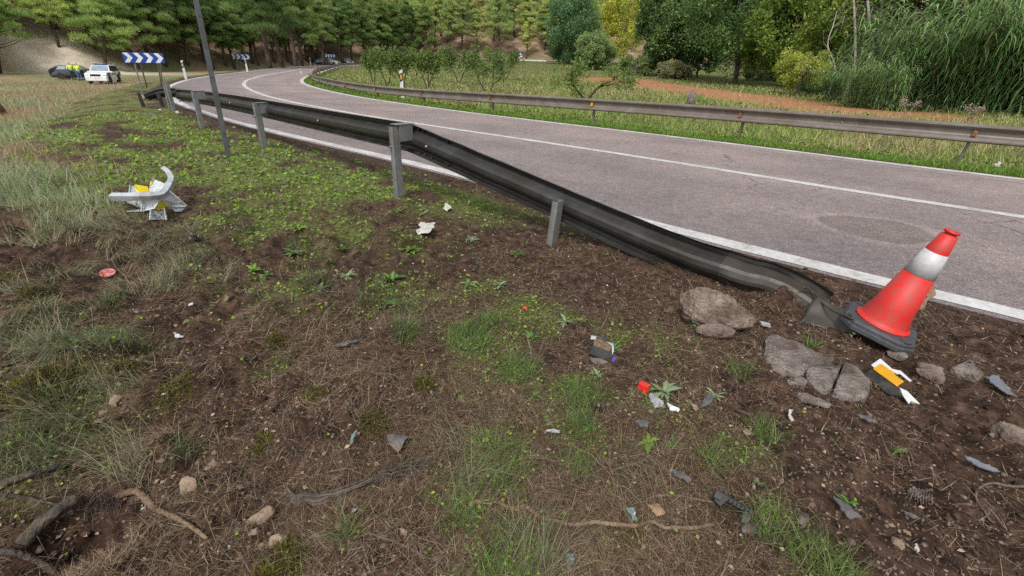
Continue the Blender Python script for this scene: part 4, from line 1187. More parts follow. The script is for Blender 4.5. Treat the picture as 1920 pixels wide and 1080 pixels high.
scatter_pines('d', -34, -14, 4, 45, 36, 4.4, (.9, 1.2))
scatter_pines('y', -16, 12, 1, 44, 78, 3.3, (.95, 1.4))
scatter_pines('y', 12, 42, 6, 60, 24, 5, (.8, 1.3))
# the far slope above: one mass of wood
def far_wood():
    n = 430
    th = np.radians(rng.uniform(-54, 52, n)); r = np.array([np.interp(math.degrees(t), *_HT) for t in th]) + rng.uniform(24, 170, n)
    x, y = r * np.sin(th), r * np.cos(th); z = ground(x, y, False)
    per = 150
    c = np.repeat(np.stack([x, y, z + 5.5], 1), per, 0)
    d = rand_dirs(n * per); pos = c + d * np.array([2.8, 2.8, 4.2]) * (rng.uniform(.3, 1, n * per) ** .4)[:, None]
    dirn = d * .6 + np.array([0, 0, .7]) + rand_dirs(n * per) * .4; dirn /= np.linalg.norm(dirn, axis=1)[:, None]
    mv = np.repeat(rng.uniform(0, 1, n), per)[:, None]
    col = np.array(LT_A)[None] * (1 - mv) + np.array(YL_B)[None] * mv
    V, F, cc = tri_tufts(pos, dirn, rng.uniform(.6, 1.1, n * per), rng.uniform(.2, .4, n * per), col)
    tag(link('far_wood', np_mesh('far_wood', V, [F], cc), PINEL), 'far pine wood covering the upper slopes', 'wood', kind='stuff')
far_wood()

# broadleaf trees ---------------------------------------------------------
def tree_px(name, px, py, top_px, wid_px, dist, kw, label, cat='tree', group=None, bark=BARKG, seed=1, tall=1.0):
    """a tree standing under (px, py), sized from its width and height"""
    q = at(px, py) if dist is None else np.r_[along(px, py, dist)[:2], 0]
    q[2] = gz(q[0], q[1])
    dep = (q - np.array([0, 0, CAMZ])) @ FWD
    H = (py - top_px) * dep / FPX * tall; rx = wid_px / 2 * dep / FPX
    th = kw.pop('trunk_frac', .08) * H
    ms = make_broad(H, th, rx, (H - th) / 2, seed=seed, **kw)
    return plant_tree(name, ms, tuple(q - np.array([0, 0, .1])), 0, 1.0, label, cat, group, bark, LEAF)
PD_A, PD_B = (.085, .155, .06), (.235, .35, .115)
tree_px('poplar_tree', 1066, 121, 2, 96, None, dict(puffs=172, per=150, leaf=0.425, col_a=(0.085, 0.171, 0.081), col_b=(0.244, 0.388, 0.171), puff_r=.8, trunk_frac=.02), 'rounded blue-green poplar left of the yellowing one', seed=31)
tree_px('poplar_tree', 1165, 122, -30, 88, None, dict(puffs=149, per=125, leaf=0.425, col_a=(0.286, 0.401, 0.085), col_b=(0.600, 0.600, 0.101), puff_r=.75, trunk_frac=.05), 'tall yellowing poplar behind the round bush', seed=32)
tree_px('round_bush', 1110, 131, 70, 78, None, dict(puffs=103, per=212, leaf=0.325, col_a=(0.200, 0.286, 0.114), col_b=(0.372, 0.471, 0.186), puff_r=.55, trunk_frac=.0), 'dome-shaped grey-green bush in front of the poplars', 'bush', seed=33)
tree_px('poplar_tree', 1248, 143, -40, 120, None, dict(puffs=195, per=162, leaf=0.400, col_a=PD_A, col_b=PD_B, puff_r=.8, trunk_frac=.03), 'big dark green poplar right of the yellowing tree', seed=34)
tree_px('walnut_tree', 1378, 158, -70, 215, None, dict(puffs=218, per=162, leaf=0.338, col_a=(0.069, 0.144, 0.050), col_b=(0.200, 0.330, 0.101), puff_r=.65, trunk_frac=.10, trunk_r=.3, low=1.2), 'broad dark leafy tree with a short thick trunk behind the red soil', seed=35)
tree_px('broadleaf_tree', 1310, 140, -50, 110, 78, dict(puffs=149, per=137, leaf=0.425, col_a=PD_A, col_b=(0.229, 0.372, 0.114), puff_r=.8), 'dense green tree between the big poplar and the dark broad tree', seed=36)
tree_px('acacia_bush', 1500, 160, 76, 100, 44, dict(puffs=60, per=150, leaf=.16, col_a=(0.250, 0.325, 0.062), col_b=(0.575, 0.600, 0.138), puff_r=.35, trunk_frac=.15), 'bright yellow-green bush at the wood edge', 'bush', seed=37)
tree_px('broadleaf_tree', 1470, 140, -40, 170, 62, dict(puffs=161, per=150, leaf=0.338, col_a=(0.144, 0.214, 0.051), col_b=(0.344, 0.443, 0.085), puff_r=.75), 'olive green tree behind the bright yellow-green bush', seed=38)
tree_px('broadleaf_tree', 1570, 150, -60, 160, 52, dict(puffs=161, per=150, leaf=0.312, col_a=(0.144, 0.214, 0.051), col_b=(0.372, 0.458, 0.085), puff_r=.7), 'olive green tree behind the pale bare trunks', seed=39)
tree_px('broadleaf_tree', 1700, 150, -140, 220, 48, dict(puffs=172, per=150, leaf=0.338, col_a=(0.101, 0.171, 0.051), col_b=(0.258, 0.372, 0.101), puff_r=.8), 'tall green tree rising behind the reed bed', seed=40)
tree_px('broadleaf_tree', 1860, 150, -160, 240, 44, dict(puffs=172, per=150, leaf=0.338, col_a=(0.085, 0.159, 0.051), col_b=(0.229, 0.344, 0.101), puff_r=.8), 'tall green tree at the right edge behind the reeds', seed=41)
tree_px('bramble_bush', 1440, 152, 122, 100, None, dict(puffs=69, per=150, leaf=0.200, col_a=(0.085, 0.144, 0.056), col_b=(0.244, 0.314, 0.144), puff_r=.45, trunk_frac=0), 'low dark bramble bush right of the thick trunk', 'bush', seed=42)
tree_px('bramble_bush', 1262, 148, 118, 66, None, dict(puffs=51, per=137, leaf=0.250, col_a=(0.200, 0.244, 0.114), col_b=(0.429, 0.429, 0.229), puff_r=.5, trunk_frac=0), 'greyish scrub bush at the foot of the big poplar', 'bush', seed=43)
tree_px('bramble_bush', 1190, 142, 108, 60, None, dict(puffs=46, per=137, leaf=0.275, col_a=(0.171, 0.244, 0.085), col_b=(0.344, 0.429, 0.159), puff_r=.6, trunk_frac=0), 'low green scrub left of the big poplar', 'bush', seed=44)
tree_px('bramble_bush', 1540, 176, 150, 80, None, dict(puffs=57, per=150, leaf=0.150, col_a=(0.085, 0.159, 0.056), col_b=(0.229, 0.344, 0.130), puff_r=.35, trunk_frac=0), 'low green bush at the left foot of the reed bed', 'bush', seed=45)

# pale bare trunks
for px0, py0, px1, py1, px2, py2, r, lab in [(1602, 118, 1603, 55, 1600, -15, .11, 'pale bare trunk, first of the four straight ones from the left'), (1637, 100, 1631, 50, 1626, -15, .13, 'pale bare trunk with peeling orange bark, second straight one'),
                                             (1660, 70, 1655, 25, 1652, -15, .10, 'pale bare trunk standing third in the row above the reeds'), (1690, 45, 1692, 10, 1697, -20, .14, 'thick pale trunk above the reed tops'),
                                             (1566, 130, 1552, 85, 1563, 45, .055, 'thin crooked dead stem left of the pale trunks'), (1607, 118, 1630, 85, 1648, 55, .05, 'thin pale dead stem slanting across the straight trunks'),
                                             (1730, 40, 1745, 10, 1765, -20, .12, 'slanting pale trunk furthest along above the reeds')]:
    D = 46; r *= .85
    b0 = along(px0, py0, D); m0 = along(px1, py1, D); t0 = along(px2, py2, D + .5); g = gz(b0[0], b0[1])
    foot = np.array([b0[0], b0[1], g])
    root = empty('bare_trunk', tuple(foot), 0, lab, 'tree trunk', 'pale bare trunks above the reeds')
    Q = catmull(np.array([foot - np.array([0, 0, .2]), b0, m0, t0, t0 + (t0 - m0) * .6]) - foot, 5)
    mb = MB(); mb.tube(Q, np.linspace(r * 1.15, r * .55, len(Q)), 8); mb.obj('trunk', BARKP, root, smooth=True)
    mb = MB()
    for k in range(4):
        a = Q[int(len(Q) * (.45 + .12 * k))]; an = rng.uniform(0, 6.28)
        mb.tube([a, a + np.array([math.cos(an) * .5, math.sin(an) * .3, .5]), a + np.array([math.cos(an) * .8, math.sin(an) * .4, 1.3])], [r * .35, r * .22, r * .08], 5, False)
    mb.obj('branch', BARKP, root, smooth=True)

# orchard ---------------------------------------------------------------
OC_A, OC_B = (.10, .155, .045), (.27, .35, .10)
def fruit(px, py, top_px, wid_px, limbs_px, label, seed, puffs=26, per=60, leaf=.13):
    q = at(px, py); q[2] = gz(q[0], q[1]); dep = (q - np.array([0, 0, CAMZ])) @ FWD; u = dep / FPX
    H = (py - top_px) * u; rx = wid_px / 2 * u
    lps = []
    for pts, r0 in limbs_px:
        lp = [(0, 0, -.1)] + [((a - px) * u, rng.uniform(-.25, .25) * rx * (i + 1) / len(pts), (py - b) * u) for i, (a, b) in enumerate(pts)]
        lps.append((lp, r0))
    ms = make_broad(H, .3, rx, H / 2, puffs, per, leaf, OC_A, OC_B, seed, limb_paths=lps, puff_r=.09 * (rx + H) )
    ang = math.atan2(q[1], q[0]) - math.pi / 2
    return plant_tree('fruit_tree', ms, tuple(q), ang, 1.0, label, 'tree', 'orchard fruit trees', BARK, LEAF)
fruit(1099, 192, 118, 118, [([(1090, 181), (1075, 166), (1068, 150), (1070, 130)], .075), ([(1108, 178), (1122, 163), (1142, 153), (1160, 140)], .085), ([(1108, 178), (1118, 166), (1150, 158), (1172, 146)], .05), ([(1085, 175), (1074, 165), (1066, 158)], .04)], 'crooked low fruit tree with two bent dark limbs', 51, 33, 45, .15)
fruit(917, 176, 96, 78, [([(905, 165), (895, 145), (892, 120)], .05), ([(925, 160), (938, 148), (944, 118)], .055), ([(922, 165), (925, 140), (922, 105)], .04), ([(905, 165), (908, 140), (910, 115)], .035)], 'open fruit tree with fan-shaped limbs left of the crooked one', 52, 35, 41, .14)
fruit(804, 168, 96, 84, [([(797, 155), (790, 135), (785, 115)], .05), ([(808, 152), (818, 135), (824, 112)], .05), ([(804, 150), (804, 130), (803, 105)], .04)], 'round bushy fruit tree behind the delineator with the amber reflector', 53, 48, 45, .16)
fruit(756, 166, 92, 70, [([(752, 150), (745, 130), (742, 108)], .05), ([(760, 150), (766, 128), (770, 105)], .05)], 'fruit tree just above the white and black delineator', 54, 38, 45, .16)
fruit(727, 164, 92, 48, [([(722, 150), (716, 130), (714, 108)], .05), ([(732, 148), (736, 128), (738, 110)], .045)], 'fruit tree with forked trunk left of the delineator', 55, 28, 45, .16)
fruit(701, 162, 96, 38, [([(699, 150), (695, 130), (692, 112)], .04), ([(704, 148), (706, 128), (703, 105)], .04)], 'leftmost slim fruit tree nearest the bend', 56, 32, 45, .16)
fruit(862, 158, 98, 80, [([(855, 145), (845, 125), (842, 108)], .05), ([(868, 142), (878, 125), (884, 112)], .05)], 'dense fruit tree behind and left of the fan-shaped one', 57, 48, 45, .2)
fruit(948, 150, 98, 60, [([(942, 138), (936, 122), (934, 108)], .05), ([(954, 138), (960, 122), (962, 110)], .05)], 'far leafy fruit tree right of the fan-shaped one', 58, 36, 45, .22)

# dead stump behind the rail
q = at(1294, 200)
st = empty('tree_stump', tuple(q), 0, 'weathered split tree stump standing behind the far guardrail', 'stump')
for k in range(6):
    a = k * math.pi / 3 + .3; rr = .12
    MB().tube([(math.cos(a) * rr * 1.1, math.sin(a) * rr, -.1), (math.cos(a) * rr, math.sin(a) * rr, .35), (math.cos(a) * rr * 1.25, math.sin(a) * rr * 1.2, .66 + .12 * math.sin(k * 2.3))], [.12, .09, .06], 7).obj('split_wood', BARKG, st, smooth=True)

# giant reeds -------------------------------------------------------------
def make_reed(nst, H, spread, seed):
    global rng
    rng = np.random.default_rng(seed)
    LV, LF, LC, sm = [], [], [], MB(); off = 0
    for s_ in range(nst):
        a = rng.uniform(0, 6.28); r = spread * math.sqrt(rng.uniform(0, 1)); b = np.array([r * math.cos(a), r * math.sin(a), -.1])
        h = H * rng.uniform(.6, 1.05); lean = np.array([math.cos(a), math.sin(a)]) * rng.uniform(.1, .5) * h * .55 + np.array([-.52, -.20]) * h * rng.uniform(.4, 1.25)
        k = np.linspace(0, 1, 7)
        P = np.stack([b[0] + lean[0] * k ** 2, b[1] + lean[1] * k ** 2, b[2] + h * (k - .16 * k ** 3)], 1)
        sm.tube(P, np.linspace(.014, .005, 7), 4, False)
        nl = 25
        for i in range(nl):
            f = .06 + .93 * (i + rng.uniform(0, 1)) / nl
            p = np.array([np.interp(f, k, P[:, c]) for c in range(3)])
            an = rng.uniform(0, 6.28) if rng.uniform() < .4 else math.atan2(lean[1], lean[0]) + rng.normal() * .8
            L_ = rng.uniform(.4, .95); w = rng.uniform(.026, .05)
            d = np.array([math.cos(an), math.sin(an), 0]); sd2 = np.array([-d[1], d[0], 0]) * w / 2
            t = np.array([0, .33, .68, 1.0]); dr_ = rng.uniform(.6, 1.35)
            Q = p[None] + d[None] * (L_ * t * (1 - .25 * t * dr_))[:, None] + np.array([0, 0, 1.])[None] * (L_ * (.55 * t - dr_ * t ** 2))[:, None]
            ws = np.array([.6, 1, .7, .0])
            V = np.concatenate([Q + sd2[None] * ws[:, None], (Q - sd2[None] * ws[:, None])[:3]])
            LV.append(V); LF.append(np.array([[0, 1, 5, 4], [1, 2, 6, 5], [2, 3, 3, 6]]) + off); off += 7
            g = rng.uniform(0, 1); c = np.array([.085, .20, .05]) * (1 - g) + np.array([.34, .52, .2]) * g
            if rng.uniform() < .07: c = np.array([.3, .25, .14])
            LC.append(np.repeat((c * rng.uniform(.8, 1.2))[None], 7, 0))
    F = np.concatenate(LF); q4 = F[F[:, 2] != F[:, 3]] if False else F
    quads = np.concatenate([f[:2] for f in LF]); tris = np.concatenate([f[2:3, [0, 1, 3]] for f in LF])
    return sm.mesh('stems', True), np_mesh('leaves', np.concatenate(LV), [quads, tris], np.concatenate(LC))
reeds = [make_reed(62, 4.7, .85, s) for s in (71, 72, 73)]
rng = np.random.default_rng(5)
rl_px = [(1540, 178, .45, 'lowest reed clump at the very left tip of the reed bed'), (1600, 200, .55, 'low front reed clump near the left end, by the red soil'), (1660, 206, .72, 'front reed clump beside the left dry plant'),
         (1560, 190, .52, 'low reed clump at the left end of the reed bed'), (1625, 196, .72, 'reed clump second from the left end of the reed bed'), (1690, 200, .95, 'tall reed clump below the thick pale trunk'),
         (1590, 178, .6, 'low reed clump in the back row below the pale trunks'), (1745, 205, 1.05, 'tall reed clump behind the dry seed heads'), (1800, 208, 1.1, 'tall drooping reed clump between the two dry plants'),
         (1850, 212, 1.15, 'tall drooping reed clump behind the second dry plant'), (1900, 216, 1.2, 'tallest reed clump near the right edge of the view'), (1950, 220, 1.2, 'reed clump cut off by the right edge'),
         (1660, 182, .9, 'back-row reed clump left of the thick pale trunk'), (1730, 184, 1.15, 'back-row tall reed clump right of the thick pale trunk'), (1790, 186, 1.3, 'back-row tall reed clump near the middle of the bed'),
         (1860, 190, 1.4, 'tall back-row reed clump touching the top of the view'), (1930, 194, 1.4, 'back-row reed clump in the upper corner of the view')]
for i, (px, py, s_, lab) in enumerate(rl_px):
    q = at(px, py); ms = reeds[i % 3]
    root = empty('reed_clump', tuple(q), 0, lab, 'reeds', 'giant reed clumps on the right'); s_ *= 1.22 if px > 1685 else 1.05; root.scale = (s_ * 1.1, s_ * 1.1, s_)
    root.rotation_euler = (0, 0, rng.uniform(-.45, .45))
    tag(link('stems', ms[0], TWIGM, root)); link('leaves', ms[1], LEAF, root)
for px, py, tp, lab in ((1690, 238, 190, 'dry brown umbel plant in front of the reeds, left one'), (1808, 250, 200, 'dry brown umbel plant in front of the reeds, right one')):
    q = at(px, py); dep = (q - np.array([0, 0, CAMZ])) @ FWD; h = (py - tp) * dep / FPX
    root = empty('dry_plant', tuple(q), 0, lab, 'plant', 'dry umbel plants')
    mb = MB(); hd = MB()
    for k in range(9):
        a = rng.uniform(0, 6.28); e = np.array([math.cos(a) * .22, math.sin(a) * .22, h * rng.uniform(.75, 1.05)])
        mb.tube([(0, 0, 0), e * np.array([.3, .3, .6]), e], [.012, .008, .004], 5, False)
        for j in range(14):
            p = e + rng.normal(size=3) * np.array([.06, .06, .04]); hd.lathe([(.0, -.02), (.022, 0), (0, .02)], 5, p)
    mb.obj('stems', FUZZ, root); hd.obj('seed_heads', FUZZ, root)['kind'] = 'stuff'

# ------------------------------------------------------------------ the traffic cone
axis_b = at(1655, 621); axis_b = np.array([2.0, 2.255, axis_b[2] + .095])
tipray = rays((1787, 433))[0]
# cone apex on that sight line, .60 from the base centre
ap = tipray * ((.615 - CAMZ) / tipray[2]) + np.array([0, 0, CAMZ])
Rc = basis_from_up(ap - axis_b, np.array([-.75, .66, 0]))
HC = float(np.linalg.norm(ap - axis_b))
cone = empty('traffic_cone', (0, 0, 0), 0, 'leaning red traffic cone with a silver band on a black rubber base', 'traffic cone')
cone.matrix_world = m4(Rc, axis_b)
def rc(z): return .1165 + (.033 - .1165) * (z / HC)
pts = [(.0, .0), (.128, .0), (.131, .004), (.131, .009), (.127, .013), (.119, .017), (.113, .03), (.108, .055)]
z0 = .06
pr = pts + [(rc(z) * .97 if z > .1 else .122, z) for z in np.linspace(.09, HC * .55, 8)]
MB().lathe(pts + [(rc(.1) - .004, .1), (rc(HC * .56), HC * .56)], 48).obj('cone_body', CONE_R, cone, smooth=True)
MB().lathe([(rc(HC * .56) - .01, HC * .555), (rc(HC * .56) + .0015, HC * .56), (rc(HC * .79) + .0015, HC * .79), (rc(HC * .79) - .01, HC * .795)], 48).obj('reflective_band', REFL_W, cone, smooth=True)
MB().lathe([(rc(HC * .79), HC * .785), (rc(HC * .79), HC * .79), (rc(HC * .955), HC * .955), (rc(HC * .955) - .008, HC * .96), (rc(HC) - .010, HC * .975), (.034, HC * .98), (.034, HC), (.026, HC), (.024, HC - .03)], 40).obj('cone_tip', CONE_R, cone, smooth=True)
def octo(a, c): return [(-a + c, -a), (a - c, -a), (a, -a + c), (a, a - c), (a - c, a), (-a + c, a), (-a, a - c), (-a, -a + c)]
mb = MB(); V = []
lv = [(.166, .06, -.058), (.176, .065, -.050), (.176, .065, -.03), (.169, .062, -.026), (.169, .062, -.010), (.160, .058, .001)]
for a, c, z in lv: V += [(x, y, z) for x, y in octo(a, c)]
F = [(i * 8 + k, i * 8 + (k + 1) % 8, (i + 1) * 8 + (k + 1) % 8, (i + 1) * 8 + k) for i in range(len(lv) - 1) for k in range(8)] + [tuple(range(7, -1, -1)), tuple((len(lv) - 1) * 8 + k for k in range(8))]
mb.add(V, F); mb.obj('rubber_base', RUBBER, cone, bevel=.0015)
for a in range(4):
    mb = MB()
    Rz = rotz(a * math.pi / 2 + math.pi / 4)
    mb.box(Rz @ np.array([.178, 0, .0025]), (.03, .04, .004), Rz); mb.box(Rz @ np.array([.1585, 0, .0025]), (.006, .05, .004), Rz); mb.obj('moulded_mark', RUBBER, cone)

# ------------------------------------------------------------------ rocks
def ico(sub):
    import bmesh
    b = bmesh.new(); bmesh.ops.create_icosphere(b, subdivisions=sub, radius=1)
    V = np.array([v.co[:] for v in b.verts]); F = np.array([[v.index for v in f.verts] for f in b.faces]); b.free()
    return V, F
ICO3, ICO4, ICO2, ICO1 = ico(4), ico(4), ico(2), ico(1)
def rock(name, px, py, wpx, hpx, depth_ratio, label, m, cat='rock', group=None, seed=1, sink=.3, flat=.0, tilt=(0, 0), rz=0.0, fine=True, lift=0, planes=7, parent=None):
    q = at(px, py); dep = (q - np.array([0, 0, CAMZ])) @ FWD; u = dep / FPX
    w, h = wpx * u / 2, hpx * u / 2
    V, F = (ICO4 if fine else ICO3); V = V.copy()
    rg = np.random.default_rng(seed)
    for k in range(planes):             # broken faces
        n = rand_dirs(1)[0] if False else rg.normal(size=3); n /= np.linalg.norm(n); c = rg.uniform(.4, .72)
        d = V @ n; V = V - n[None] * np.maximum(0, d - c)[:, None] * .9
    amp = .16
    dis = np.array([mnoise.fractal(Vector(p * 1.6 + seed * 3.1), .8, 2.2, 5) for p in V])
    dis2 = np.array([mnoise.noise(Vector(p * 11 + seed)) for p in V])
    V = V * (1 + amp * dis + .05 * dis2)[:, None]
    V = V * np.array([w, w * depth_ratio, h])
    view = math.atan2(q[1], q[0]) - math.pi / 2
    me = np_mesh(name, V, [F], smooth=not fine)
    me.polygons.foreach_set('use_smooth', np.ones(len(F), bool))
    o = link(name, me, m)
    o.location = (q[0], q[1], q[2] + h * (1 - 2 * sink) + lift)
    o.rotation_euler = (tilt[0], tilt[1], view + rz)
    return tag(o, label, cat, group)
ICO5 = ico(5); ICO4b = ico(4)
def outline_rock(name, out, thick, label, m, cat='rock', group=None, seed=1, upright=False, rough=.06, dish=0.0, big=False, top=.28, lean=0.0):
    """a stone with a traced outline, its own thickness and broken, pitted faces"""
    if upright:
        foot = at(sum(p[0] for p in out) / len(out), max(p[1] for p in out) - 4)
        dist = math.hypot(foot[0], foot[1]) + thick * .25
        P = np.array([along(p[0], p[1], dist) for p in out])
        vw = np.array([foot[0], foot[1], 0]); vw /= np.linalg.norm(vw)
        A, B, N_ = np.array([vw[1], -vw[0], 0]), np.array([0, 0, 1.]) * math.cos(lean) + vw * math.sin(lean), -vw * math.cos(lean) + np.array([0, 0, math.sin(lean)])
    else:
        P = np.array([at(*p) for p in out]); A, B, N_ = np.array([1., 0, 0]), np.array([0, 1., 0]), np.array([0, 0, 1.])
    c = P.mean(0)
    a2, b2 = (P - c) @ A, (P - c) @ B
    an = np.arctan2(b2, a2); o_ = np.argsort(an); an = an[o_]; rr = np.hypot(a2, b2)[o_]
    an = np.r_[an[-1] - 2 * math.pi, an, an[0] + 2 * math.pi]; rr = np.r_[rr[-1], rr, rr[0]]
    # straight edges between the outline points, as a broken stone has
    th_t = np.linspace(-math.pi, math.pi, 721); px_, py_ = rr * np.cos(an), rr * np.sin(an)
    Rt = np.empty(721)
    for i, t in enumerate(th_t):
        k = min(max(np.searchsorted(an, t) - 1, 0), len(an) - 2)
        p, q = np.array([px_[k], py_[k]]), np.array([px_[k + 1], py_[k + 1]]); d = np.array([math.cos(t), math.sin(t)])
        e = q - p; den = d[0] * e[1] - d[1] * e[0]
        Rt[i] = (p[0] * e[1] - p[1] * e[0]) / den if abs(den) > 1e-9 else rr[k]
    V, F = ICO5 if big else ICO4b
    th = np.arctan2(V[:, 1], V[:, 0]); rho = np.hypot(V[:, 0], V[:, 1]); z = V[:, 2]
    R_ = np.interp(th, th_t, Rt); size = float(np.mean(Rt))
    rad = R_ * rho ** (.45 if not upright else .62); h = thick / 2 * np.sign(z) * np.abs(z) ** (top if not upright else .7)
    X, Y = rad * np.cos(th), rad * np.sin(th)
    n1 = np.array([mnoise.fractal(Vector((x / size * 1.6 + seed, y / size * 1.6, zz / size * 1.6)), .7, 2.1, 6) for x, y, zz in zip(X, Y, h)])
    n2 = np.array([mnoise.noise(Vector((x / size * 7 + seed, y / size * 7, zz / size * 7 + 3))) for x, y, zz in zip(X, Y, h)])
    n3 = np.array([1 - abs(mnoise.noise(Vector((x / size * 3.3 - seed, y / size * 3.3, zz / size * 3.3))) * 2) for x, y, zz in zip(X, Y, h)])
    h = h + size * rough * (n1 * .9 + n2 * .35 - .9 * np.maximum(0, n3 - .75)) * np.where(np.abs(z) > .1, 1, .4) - dish * np.exp(-(rad / size / .6) ** 2)
    k = 1 + rough * (.5 * n1 + .3 * n2)
    W_ = (X * k)[:, None] * A + (Y * k)[:, None] * B + h[:, None] * N_
    me = np_mesh(name, W_, [F], smooth=True)
    o = link(name, me, m); o.location = tuple(c)
    if not upright: o.location.z = float(np.mean([gz(p[0], p[1]) for p in P])) - thick * .02
    return tag(o, label, cat, group)
outline_rock('boulder', [(1276, 552), (1295, 541), (1322, 539), (1345, 544), (1372, 557), (1398, 578), (1418, 598), (1408, 612), (1388, 620), (1350, 616), (1312, 612), (1284, 603), (1274, 580)], .15, 'big earth-stained boulder beneath the dropped guardrail end', ROCKM, seed=3, upright=True, rough=.17, big=True, lean=.45)
outline_rock('rock', [(1304, 612), (1330, 604), (1362, 608), (1380, 618), (1376, 632), (1352, 638), (1322, 634), (1306, 626)], .08, 'small earthy rock leaning against the front of the big boulder', ROCKM, seed=5, upright=True, rough=.2, lean=.6)
SLABG = 'cracked stone slab pieces'
outline_rock('stone_slab', [(1432, 648), (1445, 640), (1490, 652), (1525, 668), (1560, 682), (1552, 692), (1512, 700), (1500, 712), (1470, 708), (1446, 690), (1432, 672)], .075, 'upper grey slab piece with a tuft of grass on it', ROCKG, 'slab', SLABG, 8, rough=.08, big=True)
outline_rock('stone_slab', [(1505, 702), (1540, 694), (1568, 688), (1572, 700), (1562, 722), (1553, 742), (1530, 734), (1508, 718)], .075, 'middle piece of the cracked grey slab', ROCKG, 'slab', SLABG, 9, rough=.08)
outline_rock('stone_slab', [(1578, 692), (1600, 698), (1626, 716), (1630, 740), (1622, 756), (1592, 754), (1558, 744), (1566, 722)], .08, 'lower piece of the cracked grey slab, beside the amber plastic scrap', ROCKG, 'slab', SLABG, 10, rough=.08)
outline_rock('stone_slab', [(1470, 712), (1500, 714), (1512, 722), (1508, 730), (1486, 726)], .04, 'small thin grey slab piece at the left of the cracked slab', ROCKG, 'slab', SLABG, 11, rough=.08)
outline_rock('rock', [(1776, 700), (1800, 686), (1816, 678), (1830, 690), (1844, 712), (1830, 718), (1800, 712)], .07, 'grey angular rock right of the cone base', ROCKG, seed=14, rough=.1)
rock('rock', 1835, 680, 52, 24, .8, 'flat dirty rock just behind the grey angular rock', ROCKM, seed=15, sink=.45)
rock('rock', 1740, 690, 60, 24, .8, 'flat brown rock sunk in the soil under the cone base corner', ROCKM, seed=16, sink=.5)
rock('rock', 1750, 705, 60, 22, .7, 'broken brown rock left of the grey angular rock', ROCKM, seed=17, sink=.5)
rock('rock', 1685, 668, 40, 20, .8, 'small grey stone under the front edge of the cone base', ROCKG, seed=18, sink=.4)
rock('rock', 1895, 815, 60, 46, .8, 'dark brown rock at the right edge below the blue-grey shard', ROCKM, seed=19, sink=.45)
rock('rock', 1525, 752, 60, 20, .8, 'thin flat stone below the cracked slab', ROCKG, seed=20, sink=.5, rz=-.4)
stones = [(402, 878, 42, 40, 'pointed tan stone on the left slope, above the whitish stone'), (357, 918, 56, 46, 'whitish crusted stone below the pointed tan stone'), (489, 972, 56, 36, 'rounded yellowish stone below the twig bundle'),
          (518, 1022, 50, 42, 'pale rough stone above the mossy clump at the bottom'), (218, 749, 40, 18, 'pinkish flat stone on the left slope beside dry grass'), (184, 792, 26, 16, 'small tan stone below the pinkish flat one'),
          (757, 1000, 24, 16, 'small orange-tan stone above the thin fallen stick'), (735, 941, 18, 16, 'small round tan stone below the twig bundle'), (793, 879, 20, 16, 'small tan stone at the fan end of the twig bundle'),
          (640, 868, 16, 13, 'tiny pinkish stone left of the grey triangular shard'), (1275, 785, 14, 16, 'small pink stone below the white plastic shards'), (808, 737, 16, 10, 'tiny tan stone in dry grass left of the green tuft'),
          (923, 656, 16, 10, 'tiny tan stone at the right of the green grass tuft'), (195, 775, 22, 12, 'small brown stone touching the small tan stone'), (478, 1000, 26, 18, 'broken brown stone between the yellowish and pale stones'),
          (543, 1002, 16, 16, 'small tan stone right of the pale rough stone'), (1400, 810, 30, 12, 'flat tan stone sunk in the soil left of the slab'), (450, 1048, 22, 14, 'small brown stone near the mossy clump'),
          (820, 985, 14, 10, 'tiny stone beside the long twisted root'), (350, 605, 18, 12, 'small tan stone on the bare soil patch'), (331, 613, 16, 14, 'small brown stone beside the one on the bare soil'), (1680, 1018, 34, 14, 'flat brown stone near the pine cone')]
for i, (px, py, w, h, lab) in enumerate(stones):
    rock('stone', px, py, w * .9, h * .9, .8, lab, ROCKT, cat='stone', group='loose tan stones', seed=40 + i, sink=.38, fine=False, rz=rng.uniform(-.8, .8), planes=12)
q0 = at(282, 183)
rock('boulder', 282, 187, 38, 20, 1.2, 'pale sandy boulder beside the far crumpled end of the guardrail', ROCKT, seed=90, sink=.35, fine=False)
rock('boulder', -6, 222, 40, 70, 1.0, 'dark rock cut off by the left edge of the view', ROCKM, seed=91, sink=.25, fine=False)

# ------------------------------------------------------------------ roots and sticks on the ground
def stick(name, pts, r_px, m, label, cat='root', lift=1.7, tip=.5, n=8, wob=.0, group=None, lifts=None):
    P = np.array([at(a, b) for a, b in pts]); u = ((P[len(P) // 2] - np.array([0, 0, CAMZ])) @ FWD) / FPX
    r = r_px * u
    Q = catmull(P, 6); Q[:, 2] = ground(Q[:, 0], Q[:, 1]) + r * lift
    ker = np.ones(5) / 5
    zz = np.convolve(np.pad(Q[:, 2], 2, mode='edge'), ker, 'valid'); Q[:, 2] = np.maximum(zz, Q[:, 2] - r * .3)
    if lifts is not None: Q[:, 2] += np.interp(np.linspace(0, 1, len(Q)), np.linspace(0, 1, len(lifts)), lifts)
    k = np.linspace(0, 1, len(Q)); rad = r * (1 - (1 - tip) * k) * (1 + .07 * np.sin(k * 23 + px_seed(pts)) + .05 * np.sin(k * 61))
    o = Q[len(Q) // 2].copy(); ob = MB().tube(Q - o, rad, n).obj(name, m, None, smooth=True, loc=tuple(o))
    return tag(ob, label, cat, group), Q
def px_seed(p): return p[0][0] * .37
stick('root', [(793, 923), (824, 917), (849, 938), (865, 934), (896, 947), (927, 948), (955, 958), (985, 957), (1005, 970), (1040, 983), (1075, 990), (1104, 986), (1142, 990), (1186, 993), (1218, 985), (1250, 996), (1294, 996), (1337, 988)], 5.2, ROOTM, 'long twisted brown root lying across the lower middle ground', tip=.7)
